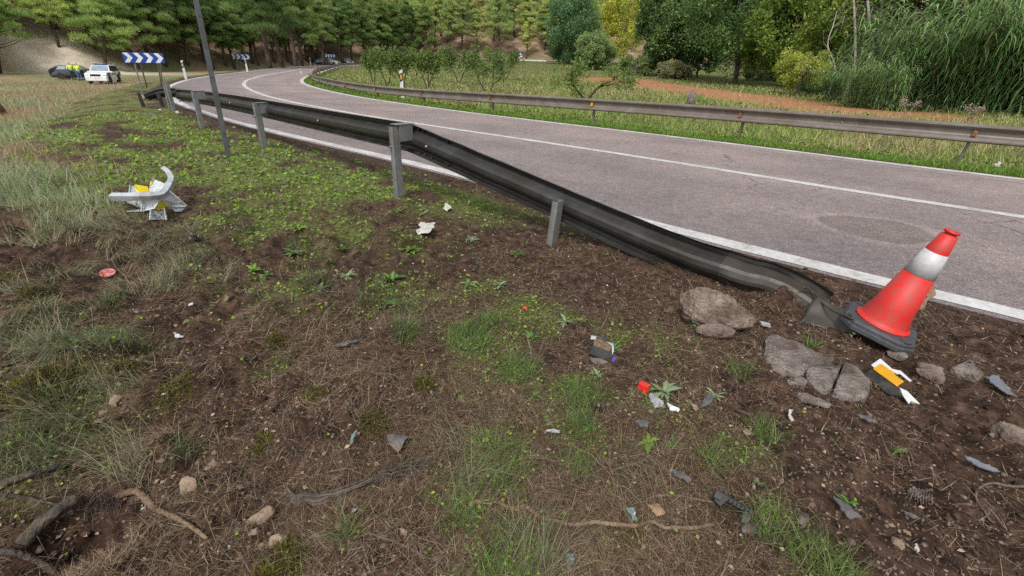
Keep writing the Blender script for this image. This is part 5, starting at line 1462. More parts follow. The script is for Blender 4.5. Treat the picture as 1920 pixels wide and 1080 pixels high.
stick('root', [(222, 938), (262, 930), (290, 958), (330, 980), (368, 1000), (392, 1020)], 7.5, ROOTM, 'bare brown root bending down the left slope', tip=.4)
stick('root', [(-10, 928), (40, 906), (90, 892), (140, 880)], 8, ROOTD, 'thick dark root at the left edge with a broken end', tip=.6)
stick('broken_branch', [(138, 882), (175, 868), (214, 852)], 6, ROOTM, 'splintered pale branch tip continuing the thick dark root', cat='branch', tip=.25)
stick('root', [(-10, 938), (50, 938), (80, 946), (130, 953)], 4.5, ROOTD, 'dark thinner root running below the thick dark root', tip=.5)
stick('root_stump', [(50, 1035), (90, 1005), (130, 985), (160, 962)], 12, ROOTD, 'thick torn root stump over the dark hole at the left bottom', cat='root', tip=.8, lifts=(0, .02, .04, .03))
stick('root', [(-10, 1042), (40, 1046), (80, 1062), (112, 1085)], 6.5, ROOTD, 'grey gnarled root in the lower left corner', tip=.9)
stick('stick', [(688, 1002), (740, 1018), (775, 1035), (806, 1052)], 2.6, TWIGM, 'thin straight stick on the bottom soil heap', cat='stick')
stick('stick', [(1214, 940), (1300, 938), (1400, 941)], 2.4, ROOTM, 'thin reddish stick above the black plastic bracket', cat='stick')
stick('stick', [(1930, 918), (1880, 914), (1845, 913), (1828, 928), (1832, 950), (1850, 975), (1862, 985)], 2.8, TWIGM, 'curved grey twig hooked near the right edge', cat='stick')
stick('stick', [(235, 1055), (262, 1000), (272, 985)], 2.6, ROOTM, 'forked thin twig in front of the bare brown root', cat='stick')
stick('stick', [(1208, 590), (1220, 608), (1260, 613)], 2.4, ROOTD, 'dark curved twig left of the big boulder', cat='stick')
stick('stick', [(735, 615), (790, 620), (835, 610)], 1.6, TWIGM, 'thin bowed twig above the green grass tuft', cat='stick')
stick('stick', [(1085, 870), (1120, 890), (1150, 935), (1155, 950)], 1.6, TWIGM, 'thin curved dry stem below the silver foil piece', cat='stick')
stick('stick', [(0, 690), (40, 680), (70, 668)], 3, ROOTD, 'dark stem in the grass at the left edge', cat='stick')
# bundle of twigs
tb = at(545, 945); bun = empty('twig_bundle', tuple(tb), 0, 'torn bundle of grey fibrous twigs fanning out to the right', 'twigs')
core = [(543, 934), (560, 948), (600, 944), (660, 925), (715, 898)]
for k in range(26):
    P = np.array([at(a + rng.normal() * 2, b + rng.normal() * 3.5) for a, b in core] + [at(745 + rng.normal() * 16, 885 + rng.normal() * 9), at(785 + rng.normal() * 14, 870 + rng.normal() * 14)])
    Q = catmull(P, 4); Q[:, 2] = ground(Q[:, 0], Q[:, 1]) + rng.uniform(.006, .034)
    MB().tube(Q - tb, np.linspace(.0045, .0012, len(Q)) * rng.uniform(.7, 1.6), 4, False).obj('twig', ROOTD if k % 3 else TWIGM, bun)
# hanging rootlets over the hole
hr = at(185, 965); fr = empty('root_fringe', tuple(hr), 0, 'fringe of fine dark rootlets hanging over the hole by the torn root stump', 'roots')
mb = MB()
for k in range(90):
    a = np.array(at(130 + rng.uniform(0, 100), 930 + rng.uniform(0, 30))) + np.array([0, 0, rng.uniform(.01, .05)]); d = np.array([rng.normal() * .02, -rng.uniform(.01, .05), -rng.uniform(.0, .05)])
    mb.tube([a - hr, a + d * .5 + np.array([rng.normal() * .008, 0, .006]) - hr, a + d - hr], [.0016, .0012, .0006], 3, False)
mb.obj('rootlets', ROOTD, fr)['kind'] = 'stuff'

# ------------------------------------------------------------------ wreckage and litter
def shard(name, px, py, poly_px, label, m, cat='debris', thick=.006, lift=.008, tilt=(0, 0), group=None, curve=0.0):
    """flat piece: outline given in photograph pixels about its centre, laid on the ground"""
    q = at(px, py); P = [at(px + a, py + b) for a, b in poly_px]
    P = np.array(P); rg = np.random.default_rng(int(px * 7 + py)); out = []
    for i in range(len(P)):
        a_, b_ = P[i], P[(i + 1) % len(P)]; e_ = b_ - a_; nrm = np.array([-e_[1], e_[0], 0])
        out.append(a_)
        for f in (.3, .55, .8): out.append(a_ + e_ * (f + rg.uniform(-.08, .08)) + nrm * rg.uniform(-.10, .10))
    P = np.array(out); c = P.mean(0); P2 = P[:, :2] - c[:2]
    n = len(P2); top = []; 
    for x, y in P2:
        top.append((x, y, x * tilt[0] + y * tilt[1] + rg.uniform(-.003, .003)))
    Vt = [(0, 0, thick / 2 + curve)] + [(x, y, z + thick / 2) for x, y, z in top]; Vb = [(0, 0, -thick / 2 + curve)] + [(x, y, z - thick / 2) for x, y, z in top]
    F = [(0, 1 + i, 1 + (i + 1) % n) for i in range(n)] + [(n + 1, n + 2 + (i + 1) % n, n + 2 + i) for i in range(n)] + [(1 + i, n + 2 + i, n + 2 + (i + 1) % n, 1 + (i + 1) % n) for i in range(n)]
    zmin = min(v[2] for v in Vb)
    zc = float(np.max(ground(P[:, 0], P[:, 1]))) 
    o = MB().add(Vt + Vb, F).obj(name, m, None, loc=(c[0], c[1], max(zc, gz(c[0], c[1])) + lift - min(0, zmin) * .4))
    return tag(o, label, cat, group)
shard('paper_scrap', 800, 441, [(-17, 0), (-10, -7), (2, -6), (17, -5), (14, 4), (4, 9), (-6, 5)], 'white crumpled paper scrap on the verge below the standing post', PAPER, 'paper', .003, .012, (.1, .05), curve=.012)
shard('paper_scrap', 838, 394, [(-7, 4), (-2, -5), (4, -1), (9, 4), (0, 5)], 'small upright white scrap near the standing post', PAPER, 'paper', .003, .012, (.1, .2), curve=.015)
shard('plastic_shard', 1432, 613, [(-11, -3), (8, -2), (12, 5), (-3, 5)], 'clear white plastic strip right of the big boulder', FOIL, 'shard', .004)
shard('plastic_shard', 1229, 760, [(-13, -10), (-3, -13), (14, 5), (12, 10), (-2, 8)], 'silvery torn foil piece below the red block', FOIL, 'shard', .004, .012, (.2, .1), curve=.012)
shard('plastic_shard', 1262, 773, [(-14, -7), (2, -3), (12, 0), (8, 7), (-8, 3)], 'bright white shard right of the silvery foil', WHITEP, 'shard', .005, .01, curve=.008)
shard('plastic_shard', 1036, 817, [(-14, -3), (6, -6), (13, 0), (13, 6), (-12, 4)], 'crinkled silver foil piece left of the dark slate shard', FOIL, 'shard', .004, .01, curve=.01)
shard('plastic_shard', 1324, 766, [(-14, 3), (2, -11), (13, -5), (2, 9)], 'square brownish grey tile shard', SLATE, 'shard', .008, .01)
shard('plastic_shard', 1301, 770, [(-8, -6), (2, -4), (8, 2), (2, 6)], 'small brown chip beside the square tile shard', ROCKT, 'shard', .006)
shard('plastic_shard', 1202, 803, [(-12, -7), (4, -7), (12, 2), (10, 9), (-4, 4)], 'dark slate-grey shard below the red block', SLATE, 'shard', .008, .012)
shard('plastic_shard', 747, 843, [(-20, -17), (0, -9), (21, -6), (2, 16)], 'grey triangular sheet shard above the twig bundle', SLATE, 'shard', .004, .015, (.2, .2), curve=.008)
shard('plastic_shard', 652, 651, [(-25, 3), (0, -5), (22, -4), (18, 3), (-8, 5)], 'long dark grey shard half buried in dry grass', SLATE, 'shard', .005, .012)
shard('plastic_shard', 339, 638, [(-9, -2), (8, -3), (6, 3), (-7, 4)], 'white plastic chip on the bare soil of the left slope', WHITEP, 'shard', .005, .01)
shard('plastic_shard', 359, 575, [(-5, -1), (5, -2), (4, 3), (-4, 3)], 'tiny white chip above the other one on the bare soil', WHITEP, 'shard', .004, .008)
shard('plastic_shard', 1872, 737, [(-32, -17), (-8, -17), (16, -4), (30, 16), (12, 10), (-10, 0)], 'pointed blue-grey plastic shard by the rock at the right', BLUEG, 'shard', .005, .012, (.05, .1))
shard('plastic_shard', 1832, 884, [(-36, -8), (-15, -10), (12, -6), (28, 4), (36, 12), (10, 7), (-18, 3)], 'blade-shaped blue-grey shard right of the pine cone', BLUEG, 'shard', .005, .015, (0, .1))
shard('plastic_shard', 1588, 962, [(-32, -18), (-6, -8), (20, 12), (22, 20), (0, 20), (-18, 6)], 'large dull grey shard under fallen green leaves', SLATE, 'shard', .005, .012)
shard('plastic_shard', 1700, 970, [(-14, -8), (4, -2), (20, 8), (8, 10)], 'small brown bark-like shard left of the curved twig', SLATE, 'shard', .006, .01)
shard('plastic_shard', 1480, 786, [(-4, -8), (4, -8), (3, 8), (-3, 6)], 'tiny white label scrap below the slab pieces', PAPER, 'shard', .003, .008)
shard('plastic_shard', 1273, 898, [(-22, -10), (0, -8), (22, 10), (14, 14)], 'long grey shard above the thin reddish stick', SLATE, 'shard', .005, .01)
shard('plastic_shard', 1182, 974, [(-11, -8), (2, -6), (13, 9), (2, 9)], 'greenish glass shard above the twisted root', TEAL, 'shard', .005, .012, (.2, .2))
shard('plastic_shard', 662, 832, [(-5, 6), (0, -2), (11, -9), (6, 4)], 'small green glass sliver in dry grass', TEAL, 'shard', .003, .012, (.3, .3))
shard('plastic_shard', 1068, 1056, [(-9, -8), (6, -8), (8, 8), (-6, 9)], 'small teal glass bit near the bottom edge', TEAL, 'shard', .004, .01)
shard('dry_leaf', 1230, 965, [(-18, -10), (4, -10), (16, 6), (0, 10)], 'pale crumpled dry leaf above the twisted root', BROWNL, 'leaf', .003, .012, curve=.01)
shard('plastic_shard', 301, 211, [(-6, 2), (0, -2), (6, -3), (4, 1)], 'white scrap in the grass near the far guardrail posts', PAPER, 'shard', .003, .05).scale = (.55, .55, .6)
shard('plastic_shard', 334, 216, [(-3, -3), (2, -2), (4, 3), (-1, 3)], 'small white scrap right of the far guardrail posts', PAPER, 'shard', .003, .05).scale = (.55, .55, .6)
shard('plastic_shard', 278, 221, [(-5, 1), (2, -2), (5, 0), (-1, 2)], 'violet plastic bit in the grass, left one', VIOLET, 'shard', .02, .05).scale = (.55, .55, .6)
shard('plastic_shard', 288, 217, [(-4, 1), (1, -2), (4, -1), (0, 2)], 'violet plastic bit in the grass, right one', VIOLET, 'shard', .02, .05).scale = (.55, .55, .6)
shard('rag', 1866, 318, [(-3, 0), (0, -1.5), (2, 0), (4, .5), (2, 1), (-2, 1)], 'white rag caught in the grass behind the last guardrail post', PAPER, 'rag', .004, .02, curve=.008).scale = (.4, .4, .6)
shard('plastic_shard', 1715, 1035, [(-5, -6), (0, -6), (5, 5), (1, 6)], 'tiny white chip near the bottom right corner', PAPER, 'shard', .003, .008)
shard('plastic_shard', 1620, 795, [(-16, -12), (-4, -10), (14, 8), (18, 14), (2, 10)], 'dark grey bent strip below the amber plastic scrap', SLATE, 'shard', .005, .01)
shard('wood_board', 1733, 575, [(-16, 10), (2, -10), (8, -6), (-4, 12)], 'pinkish board scrap peeking out behind the cone', BROWNL, 'board', .01, .03, (.4, .1))
# red block
q = at(1207, 731); blk = empty('red_plastic_block', tuple(q + np.array([0, 0, .012])), math.atan2(q[1], q[0]) - math.pi / 2 - .35, 'shiny red plastic block lying on the verge', 'debris')
mb = MB(); mb.box((0, 0, .008), (.052, .034, .026), taper=.82); mb.obj('shell', REDP, blk, bevel=.003)
MB().box((.012, -.012, -.008), (.02, .03, .012)).obj('tab', REDP, blk, bevel=.002)
q = at(985, 581); o = MB().lathe([(0, -.014), (.012, -.012), (.014, 0), (.011, .013), (0, .015)], 10, (0, 0, .01), np.array([[0., 0, 1], [0, 1, 0], [-1, 0, 0]])).obj('red_plug', REDP, None, smooth=True, loc=tuple(q)); tag(o, 'tiny dark red plug on the verge above the green tuft', 'debris')
q = at(204, 517); dsk = empty('red_lamp_lens', tuple(q + np.array([0, 0, .02])), .4, 'round dusty red lamp lens in the dry grass at the left', 'debris', rot=(.25, .15, .3))
MB().lathe([(0, -.006), (.038, -.006), (.044, 0), (.042, .006), (.034, .008), (.03, .003), (0, .002)], 24).obj('lens', REDLENS, dsk, smooth=False)
# black lumps
def lump(name, px, py, w, h, label, m, seed, cat='debris'):
    return rock(name, px, py, w, h, .8, label, m, cat=cat, seed=seed, sink=.15, fine=False, planes=8)
lump('black_plastic_lump', 362, 455, 24, 18, 'black jagged plastic lump on the weedy slope', BLACKP, 120)
lump('black_plastic_lump', 377, 451, 12, 12, 'small black fragment touching the black jagged lump', BLACKP, 121)
lump('black_plastic_lump', 400, 379, 11, 9, 'small black fragment right of the wrecked sign', BLACKP, 122)
lump('black_plastic_lump', 430, 376, 9, 10, 'smallest black fragment, second right of the wrecked sign', BLACKP, 123)
lump('black_plastic_lump', 974, 936, 10, 20, 'tiny dark plastic bit standing above the twisted root', SLATE, 124)
# black bracket
q = at(1370, 962); br = empty('plastic_bracket', tuple(q + np.array([0, 0, .012])), math.atan2(q[1], q[0]) - math.pi / 2 - .12, 'broken black plastic bracket near the bottom, right of the root', 'debris')
MB().prism([(-.055, -.012), (-.03, -.02), (-.022, .008), (.03, .006), (.036, -.03), (.056, -.03), (.058, .022), (-.05, .028)], (1, 0, 0), (0, .8, .5), (0, -.5, .8), (0, 0, .012), .018).obj('bracket', BLACKP, br, bevel=.003)
mb = MB()
for k in range(6): mb.box((-.015 + k * .012, .01, .028), (.003, .02, .012))
mb.obj('rib', BLACKP, br)
MB().box((-.047, .004, .026), (.02, .03, .006)).obj('end_plate', SLATE, br)
# dark wreck part with lamp housing
q = at(1128, 672); wk = empty('wreck_part', tuple(q), math.atan2(q[1], q[0]) - math.pi / 2, 'shattered dark car lamp housing with pale edges beside green weeds', 'debris')
MB().prism([(-.06, 0), (-.05, .05), (-.055, .1), (0, .085), (.04, .06), (.055, .0), (.0, -.02)], (1, 0, 0), (0, .35, .93), (0, -.93, .35), (0, .01, .01), .03).obj('housing', BLACKP, wk, bevel=.004)
MB().prism([(-.045, .052), (.032, .035), (.04, .058), (0, .08), (-.045, .09)], (1, 0, 0), (0, .35, .93), (0, -.93, .35), (0, -.008, .01), .006).obj('inner_reflector', ROOTM, wk)
MB().prism([(-.06, .1), (-.035, .096), (-.04, .082), (-.062, .08)], (1, 0, 0), (0, .35, .93), (0, -.93, .35), (0, -.012, .012), .006).obj('broken_lens', FOIL, wk)
MB().prism([(.01, .08), (.04, .062), (.046, .02), (.052, .04), (.045, .075)], (1, 0, 0), (0, .35, .93), (0, -.93, .35), (0, -.012, .012), .006).obj('broken_lens', FOIL, wk)
MB().prism([(-.06, -.01), (-.01, -.005), (.03, -.02), (.02, -.04), (-.03, -.045)], (1, 0, 0), (0, .8, .3), (0, -.3, .9), (0, -.02, .012), .01).obj('torn_flap', SLATE, wk)
MB().lathe([(0, -.008), (.009, -.008), (.009, .008), (0, .008)], 10, (.056, -.02, .015)).obj('bulb_socket', VIOLET, wk)
# broken delineator piece with amber reflector
q = at(1665, 735); bd = empty('delineator_fragment', tuple(q + np.array([0, 0, .045])), math.atan2(q[1], q[0]) - math.pi / 2 - .62, 'torn piece of black and white post with amber reflector, below the cone', 'debris')
A1, A2, A3 = (1, 0, 0), (0, .75, .66), (0, -.66, .75)
MB().prism([(-.11, -.045), (.035, -.05), (.075, -.025), (.05, .0), (-.11, .0)], A1, A2, A3, (0, 0, .0), .02).obj('black_shell', BLACKP, bd, bevel=.003)
MB().prism([(-.10, .0), (.03, -.004), (.03, .034), (-.02, .036), (-.03, .044), (-.10, .04)], A1, A2, A3, (0, -.006, .012), .008).obj('reflector', REFL_Y, bd, bevel=.002)
MB().prism([(-.125, .01), (-.095, .005), (-.10, .04), (-.02, .042), (-.01, .05), (.04, .045), (.045, .054), (-.02, .064), (-.05, .05), (-.125, .06)], A1, A2, A3, (0, .0, .01), .006).obj('white_rim', WHITEP, bd)
MB().prism([(.03, .0), (.06, .01), (.14, -.012), (.115, -.03), (.125, -.052), (.075, -.03)], A1, (0, .9, .2), (0, -.2, .9), (0, .01, .0), .006).obj('white_rim', WHITEP, bd)
# pine cones
def pine_cone(px, py, s_, rz, label):
    q = at(px, py); root = empty('pine_cone', tuple(q + np.array([0, 0, .016 * s_])), rz, label, 'pine cone', 'fallen pine cones', rot=(0, math.pi / 2 - .15, rz))
    MB().lathe([(0, -.036 * s_), (.012 * s_, -.03 * s_), (.017 * s_, -.008 * s_), (.012 * s_, .02 * s_), (0, .036 * s_)], 10).obj('core', CONEM, root, smooth=True)
    mb = MB()
    for i in range(64):
        f = i / 64; z = (-.032 + .064 * f) * s_; r = .019 * s_ * math.sin(math.pi * (.12 + .8 * (1 - f))) ** .7; a = i * 2.39996
        c = np.array([math.cos(a) * r, math.sin(a) * r, z]); d = np.array([math.cos(a), math.sin(a), .35]); d /= np.linalg.norm(d); t_ = np.array([-math.sin(a), math.cos(a), 0]); n = np.cross(t_, d)
        w = .0058 * s_
        mb.prism([(-w * .6, -w), (w * .6, -w), (w, .3 * w), (0, w * 1.1), (-w, .3 * w)], t_, d, n, c, .0018 * s_)
    mb.obj('scales', CONEM, root); return root
pine_cone(1722, 937, 1.0, -.9, 'closed grey pine cone on the soil at the lower right')
pine_cone(1404, 997, .8, .3, 'small brown pine cone beside the grass right of the black bracket')
pine_cone(1503, 978, .65, .8, 'small pale pine cone left of the large grey shard')

# ------------------------------------------------------------------ the wrecked direction sign
w0 = at(290, 388); ws = empty('wrecked_sign', tuple(w0), 0, 'crumpled grey road sign of yellow and white panels with a bent steel channel on top', 'road sign')
view = np.array([w0[0], w0[1], 0]); dist0 = np.linalg.norm(view); view /= dist0; axr = np.array([view[1], -view[0], 0])
depw = (w0 - np.array([0, 0, CAMZ])) @ FWD; uw = depw / FPX
def wp(px, py, h):
    """point of the heap h metres above the ground on the line of sight"""
    return above(px, py, h + .012) - w0
def sheet(name, pts, m, thick=.006, nm=None, **kw):
    P = np.array([wp(*p) for p in pts]); c = P.mean(0); n = np.cross(P[1] - P[0], P[2] - P[0]); n /= np.linalg.norm(n)
    k = len(P); V = [p + n * thick / 2 for p in P] + [p - n * thick / 2 for p in P]
    F = [tuple(range(k)), tuple(range(2 * k - 1, k - 1, -1))] + [(i, k + i, k + (i + 1) % k, (i + 1) % k) for i in range(k)]
    return MB().add(V, F).obj(name, m, ws)
sheet('panel', [(239, 397, .02), (265, 396, .02), (269, 350, .10), (244, 349, .10)], ALU)
sheet('panel', [(265, 397, .03), (290, 392, .04), (305, 372, .16), (268, 372, .12)], SIGNW, .005)
sheet('panel', [(280, 412, .01), (312, 412, .01), (308, 391, .05), (283, 392, .05)], ALU)
sheet('panel', [(300, 372, .14), (317, 358, .20), (350, 386, .04), (322, 387, .05)], ALU)
sheet('panel', [(277, 364, .12), (288, 336, .19), (313, 346, .17), (309, 360, .13)], SIGNW, .005)
sheet('panel', [(322, 390, .03), (349, 389, .02), (340, 397, .01), (328, 397, .02)], ALU)
sheet('panel', [(253, 346, .18), (277, 350, .18), (280, 360, .15), (262, 359, .13)], YEL)
sheet('panel', [(253, 347, .17), (262, 360, .12), (258, 361, .11), (253, 352, .14)], YEL)
sheet('panel', [(302, 373, .13), (293, 388, .06), (316, 388, .06)], YEL)
sheet('panel', [(288, 389, .065), (308, 389, .065), (308, 393, .05), (287, 393, .05)], YEL)
sheet('panel', [(288, 335, .19), (285, 342, .175), (281, 348, .16), (283, 340, .18)], YEL)
sheet('panel', [(302, 371, .17), (291, 391, .07), (266, 397, .05), (288, 389, .07)], ALU, .01)
sheet('panel', [(302, 371, .17), (318, 391, .06), (323, 391, .06), (306, 371, .17)], ALU, .008)
for a, b in (((239, 397, .025), (244, 348, .11)), ((276, 365, .12), (288, 335, .20)), ((281, 412, .02), (283, 392, .06)), ((312, 412, .02), (308, 391, .06)), ((318, 358, .21), (350, 386, .05)), ((265, 397, .04), (268, 373, .125)), ((322, 388, .055), (348, 387, .04))):
    MB().tube([wp(*a), wp(*b)], .007, 5).obj('flange', ALU, ws)
# line of illegible black strokes on the white panel
mb = MB()
A0, A1_, A2_ = wp(279.5, 361, .128), wp(288.5, 340, .182), wp(307, 358.5, .134)
ev = (A1_ - A0); eu = (A2_ - A0); nn = np.cross(eu, ev); nn /= np.linalg.norm(nn); nn *= np.sign(nn @ -np.array([w0[0], w0[1], w0[2] - CAMZ]))
def quad(u0, u1, v0, v1):
    return [A0 + eu * u + ev * v + nn * .006 for u, v in ((u0, v0), (u1, v0), (u1, v1), (u0, v1))]
for row, (u0, u1, nlet, v0) in enumerate(((.04, .26, 7, .05), (.42, .55, 3, .02))):
    for i in range(nlet):
        v = v0 + i * (.115 if row == 0 else .10)
        for (a, b, c_, d_) in ((u0, u1, v, v + .014), (u0, u0 + .02, v, v + .05)) if i % 2 == 0 else ((u0, u1, v, v + .014), (u0, u1, v + .045, v + .058)):
            mb.add(quad(a, b, c_, d_), [(0, 1, 2, 3)])
mb.obj('lettering', BLACKP, ws)
# bent channel
chp = [(206, 371, .13), (262, 371, .17), (298, 369, .19), (313, 362, .19), (322, 347, .19), (326, 335, .20), (318, 322, .22), (308, 314, .24)]
Pc = np.array([wp(*p) for p in chp]); Q = catmull(Pc, 2)
t_ = np.gradient(Q, axis=0); t_ /= np.linalg.norm(t_, axis=1)[:, None]
upc = np.tile(np.array([0, 0, 1.0]) * .85 - view * .5, (len(Q), 1)); upc /= np.linalg.norm(upc, axis=1)[:, None]
sdc = np.cross(t_, upc); sdc /= np.linalg.norm(sdc, axis=1)[:, None]; upc = np.cross(sdc, t_)
hh = 7.5 * uw
cprof = [(.0, -hh * .8), (.004, -hh * .8), (.004, hh * .6), (-.045, hh * .6), (-.045, hh * .6 - .004), (.0, hh * .6 - .004)]
MB().sweep(cprof, Q, sdc, upc).obj('bent_channel', ALU, ws)
cp2 = [(u, v) for u, v in [(.047, -hh), (.051, -hh), (.051, hh * .2), (.047, hh * .2)]]
for (px, py, nr) in ((333, 374, .115), (337, 381, .08)):
    MB().box(wp(px, py, nr) + np.array([0, 0, .012]), (.045, .03, .02)).obj('clamp', FOIL, ws, bevel=.004)

# ------------------------------------------------------------------ rosettes and weeds one can pick out
def leaf_mesh(L_, w, seed, lob=0.0):
    rg = np.random.default_rng(seed); n = 6; k = np.linspace(0, 1, n)
    ww = w * np.sin(np.pi * np.clip(k * .86 + .1, 0, 1)) ** .9 * (1 + lob * np.where(np.arange(n) % 2, .5, -.3)); ww[-1] = .0008
    zc = L_ * (.42 * k - .5 * k ** 2)
    V = np.concatenate([np.stack([L_ * k * .96, s_ * ww / 2, zc + .18 * ww * abs(s_)], 1) for s_ in (-1, 0, 1)])
    F = [[c * n + i, c * n + i + 1, (c + 1) * n + i + 1, (c + 1) * n + i] for c in range(2) for i in range(n - 1)]
    return V, np.array(F)
LEAFSETS = {}
def leafset(key, L_, w, col, lob):
    if key not in LEAFSETS:
        ms = []
        for s_ in range(4):
            V, F = leaf_mesh(L_, w, s_, lob); r_ = np.random.default_rng(s_ + 3)
            c = np.array(col) * r_.uniform(.75, 1.25); cc = np.repeat(c[None], len(V), 0); cc[6:12] = np.clip(c * 1.5 + .02, 0, 1)
            ms.append(np_mesh('leaf', V, [F], cc, True))
        LEAFSETS[key] = ms
    return LEAFSETS[key]
KINDS_R = {'thistle': (.075, .013, (.17, .24, .14), .8, 20, 'spiky grey-green thistle rosette'), 'green': (.07, .017, (.10, .19, .045), .35, 17, 'fresh green leafy rosette'), 'pale': (.07, .016, (.19, .25, .13), .5, 16, 'pale green leafy rosette'),
           'lime': (.05, .017, (.15, .24, .04), .3, 18, 'lime green weed')}
ros = [(884, 453, 42, 'thistle', 'beside the white paper scrap'), (748, 398, 26, 'green', 'at the foot of the standing post'), (795, 402, 24, 'pale', 'right of the standing post foot'), (878, 536, 46, 'pale', 'in the middle of the verge'),
       (725, 572, 42, 'green', 'on the verge left of the small red plug'), (553, 477, 40, 'green', 'on the upper verge below the weedy band'), (770, 472, 44, 'lime', 'in a patch left of the paper scrap'), (938, 536, 28, 'pale', 'right of the middle pale rosette'),
       (690, 596, 28, 'lime', 'below the verge rosettes near the dry grass'), (735, 528, 60, 'green', 'in the large green patch of the verge'), (600, 548, 40, 'pale', 'in the left part of the verge'), (995, 636, 40, 'green', 'right of the green grass tuft'),
       (1245, 738, 60, 'pale', 'just right of the red block'), (1215, 832, 44, 'lime', 'below the dark slate shard'), (1262, 838, 44, 'green', 'right of the lime weed below the slate'), (1060, 606, 44, 'pale', 'between the boulder and the grass tuft'),
       (1340, 745, 40, 'pale', 'above the square tile shard'), (1150, 655, 34, 'green', 'against the shattered lamp housing'), (865, 748, 22, 'lime', 'by itself in the soil below the tuft'), (500, 520, 34, 'green', 'near the dry grass edge'),
       (475, 508, 30, 'lime', 'at the right end of the dry straw'), (1310, 620, 34, 'green', 'in front of the small earthy rock'), (1590, 945, 44, 'green', 'lying on the large grey shard'), (1682, 848, 28, 'green', 'with a brown leaf on the bare soil'),
       (1430, 990, 40, 'green', 'right of the black bracket'), (950, 985, 32, 'lime', 'under the twisted root'), (895, 1025, 18, 'lime', 'left of the twisted root near the bottom'), (1000, 745, 44, 'green', 'below the big green tuft'),
       (1110, 805, 36, 'green', 'right of the silver foil piece'), (650, 520, 36, 'pale', 'between the two largest green patches'), (1540, 545, 24, 'lime', 'behind the torn rail end'), (970, 480, 26, 'green', 'below the leaning cut post'),
       (430, 560, 22, 'pale', 'at the edge of the bare soil patch'), (1120, 705, 34, 'pale', 'below the shattered lamp housing'), (1420, 905, 30, 'pale', 'above the black bracket'), (640, 470, 30, 'green', 'in the upper weedy slope'),
       (560, 430, 30, 'lime', 'on the slope below the guardrail'), (470, 440, 28, 'lime', 'on the slope right of the black lump'), (1180, 420, 18, 'green', 'under the dropped rail beam'), (1330, 560, 14, 'green', 'beside the top of the big boulder')]
rng = np.random.default_rng(17)
for px, py, wpx, kind, where in ros:
    L_, w, col, lob, n, nm = KINDS_R[kind]
    q = at(px, py); u = ((q - np.array([0, 0, CAMZ])) @ FWD) / FPX; s_ = 1.15 * wpx * u / 2 / L_
    root = empty('weed_rosette', tuple(q), rng.uniform(0, 6.28), nm + ' ' + where, 'weed', 'weed rosettes on the verge')
    root.scale = (s_, s_, s_ * .8)
    ms = leafset(kind, L_, w, col, lob)
    for i in range(n):
        o = link('leaf', ms[i % 4], LEAF, root); k = rng.uniform(.35, 1.2); o.scale = (k, k * rng.uniform(.7, 1.3), k); o.rotation_euler = (rng.normal() * .3, -rng.uniform(-.05, .7), i * 2.4 + rng.normal() * .35); o.location = (0, 0, .004)

# ------------------------------------------------------------------ scattered ground cover (nobody could count it)
rng = np.random.default_rng(2024)
def polar(n, r0, r1, a0=-64, a1=64, p=1.0):
    u = rng.uniform(0, 1, n) ** p
    r = r0 * (r1 / r0) ** u; a = np.radians(rng.uniform(a0, a1, n))
    return r * np.sin(a), r * np.cos(a)
def blades(base, az, L_, w, lean, curl, col, tip_col=None):
    """curved blades: 5 points each"""
    n = len(base); d = np.stack([np.cos(az), np.sin(az), np.zeros(n)], 1); s_ = np.stack([-np.sin(az), np.cos(az), np.zeros(n)], 1)
    tw = rng.uniform(-.9, .9, n); s_ = s_ * np.cos(tw)[:, None] + d * np.sin(tw)[:, None]
    k1, k2 = .5, 1.0
    def pos(k):
        hor = np.sin(lean + curl * k) * L_ * k; ver = np.cos(lean + curl * k) * L_ * k
        return base + d * hor[:, None] + np.array([0, 0, 1.])[None] * ver[:, None]
    m = pos(k1); t = pos(k2)
    hw = (w / 2)[:, None]
    V = np.stack([base - s_ * hw, base + s_ * hw, m + s_ * hw * .8, m - s_ * hw * .8, t], 1).reshape(-1, 3)
    i = np.arange(n)[:, None] * 5
    Q = i + np.array([[0, 1, 2, 3]]); T = i + np.array([[3, 2, 4]])
    c = np.repeat(col, 5, 0)
    if tip_col is not None: c[4::5] = tip_col
    return V, [Q, T], c
def pick(cols, n, p=None):
    k = rng.choice(len(cols), n, p=p); return np.array(cols)[k] * (1 + .28 * rng.uniform(-1, 1, (n, 1)))
def stuff(name, V, F, c, m, label, cat):
    o = link(name, np_mesh(name, V, F, c), m); return tag(o, label, cat, kind='stuff')
TAN = [(0.246, 0.174, 0.110), (0.162, 0.106, 0.065), (0.101, 0.063, 0.038), (0.347, 0.269, 0.179), (0.179, 0.143, 0.101)]
GRN = [(.12, .20, .04), (.085, .145, .035), (.17, .26, .06), (.17, .21, .09), (.13, .18, .075)]

# straw and pine needles lying on the verge
x, y = polar(290000, .45, 9.0, p=.9)
Z = zones(x, y); keep = (Z['dl'] > .1) & (rng.uniform(0, 1, len(x)) < .22 + .6 * Z['litter'] * S(.3, .6, Z['n2'] * .5 + Z['n1'] * .5) + .75 * Z['straw'] - .5 * Z['soil'] - .2 * Z['green'])
x, y = x[keep], y[keep]; n = len(x); z = ground(x, y)
az = rng.normal(size=n) * 1.1 + 6.28 * fbm(x / .6, y / .6, 2, 77)
L_ = rng.uniform(.02, .085, n) * np.clip(.8 + np.hypot(x, y) * .12, .8, 1.6)
V, F, c = blades(np.stack([x, y, z + rng.uniform(0, .007, n)], 1), az, L_, rng.uniform(.0009, .0019, n) * np.clip(np.hypot(x, y) / 1.8, .8, 2.4), rng.uniform(1.2, 1.62, n), rng.uniform(-.1, .5, n), pick(TAN + [(.15, .07, .04), (.07, .045, .03), (.12, .065, .04)], n))
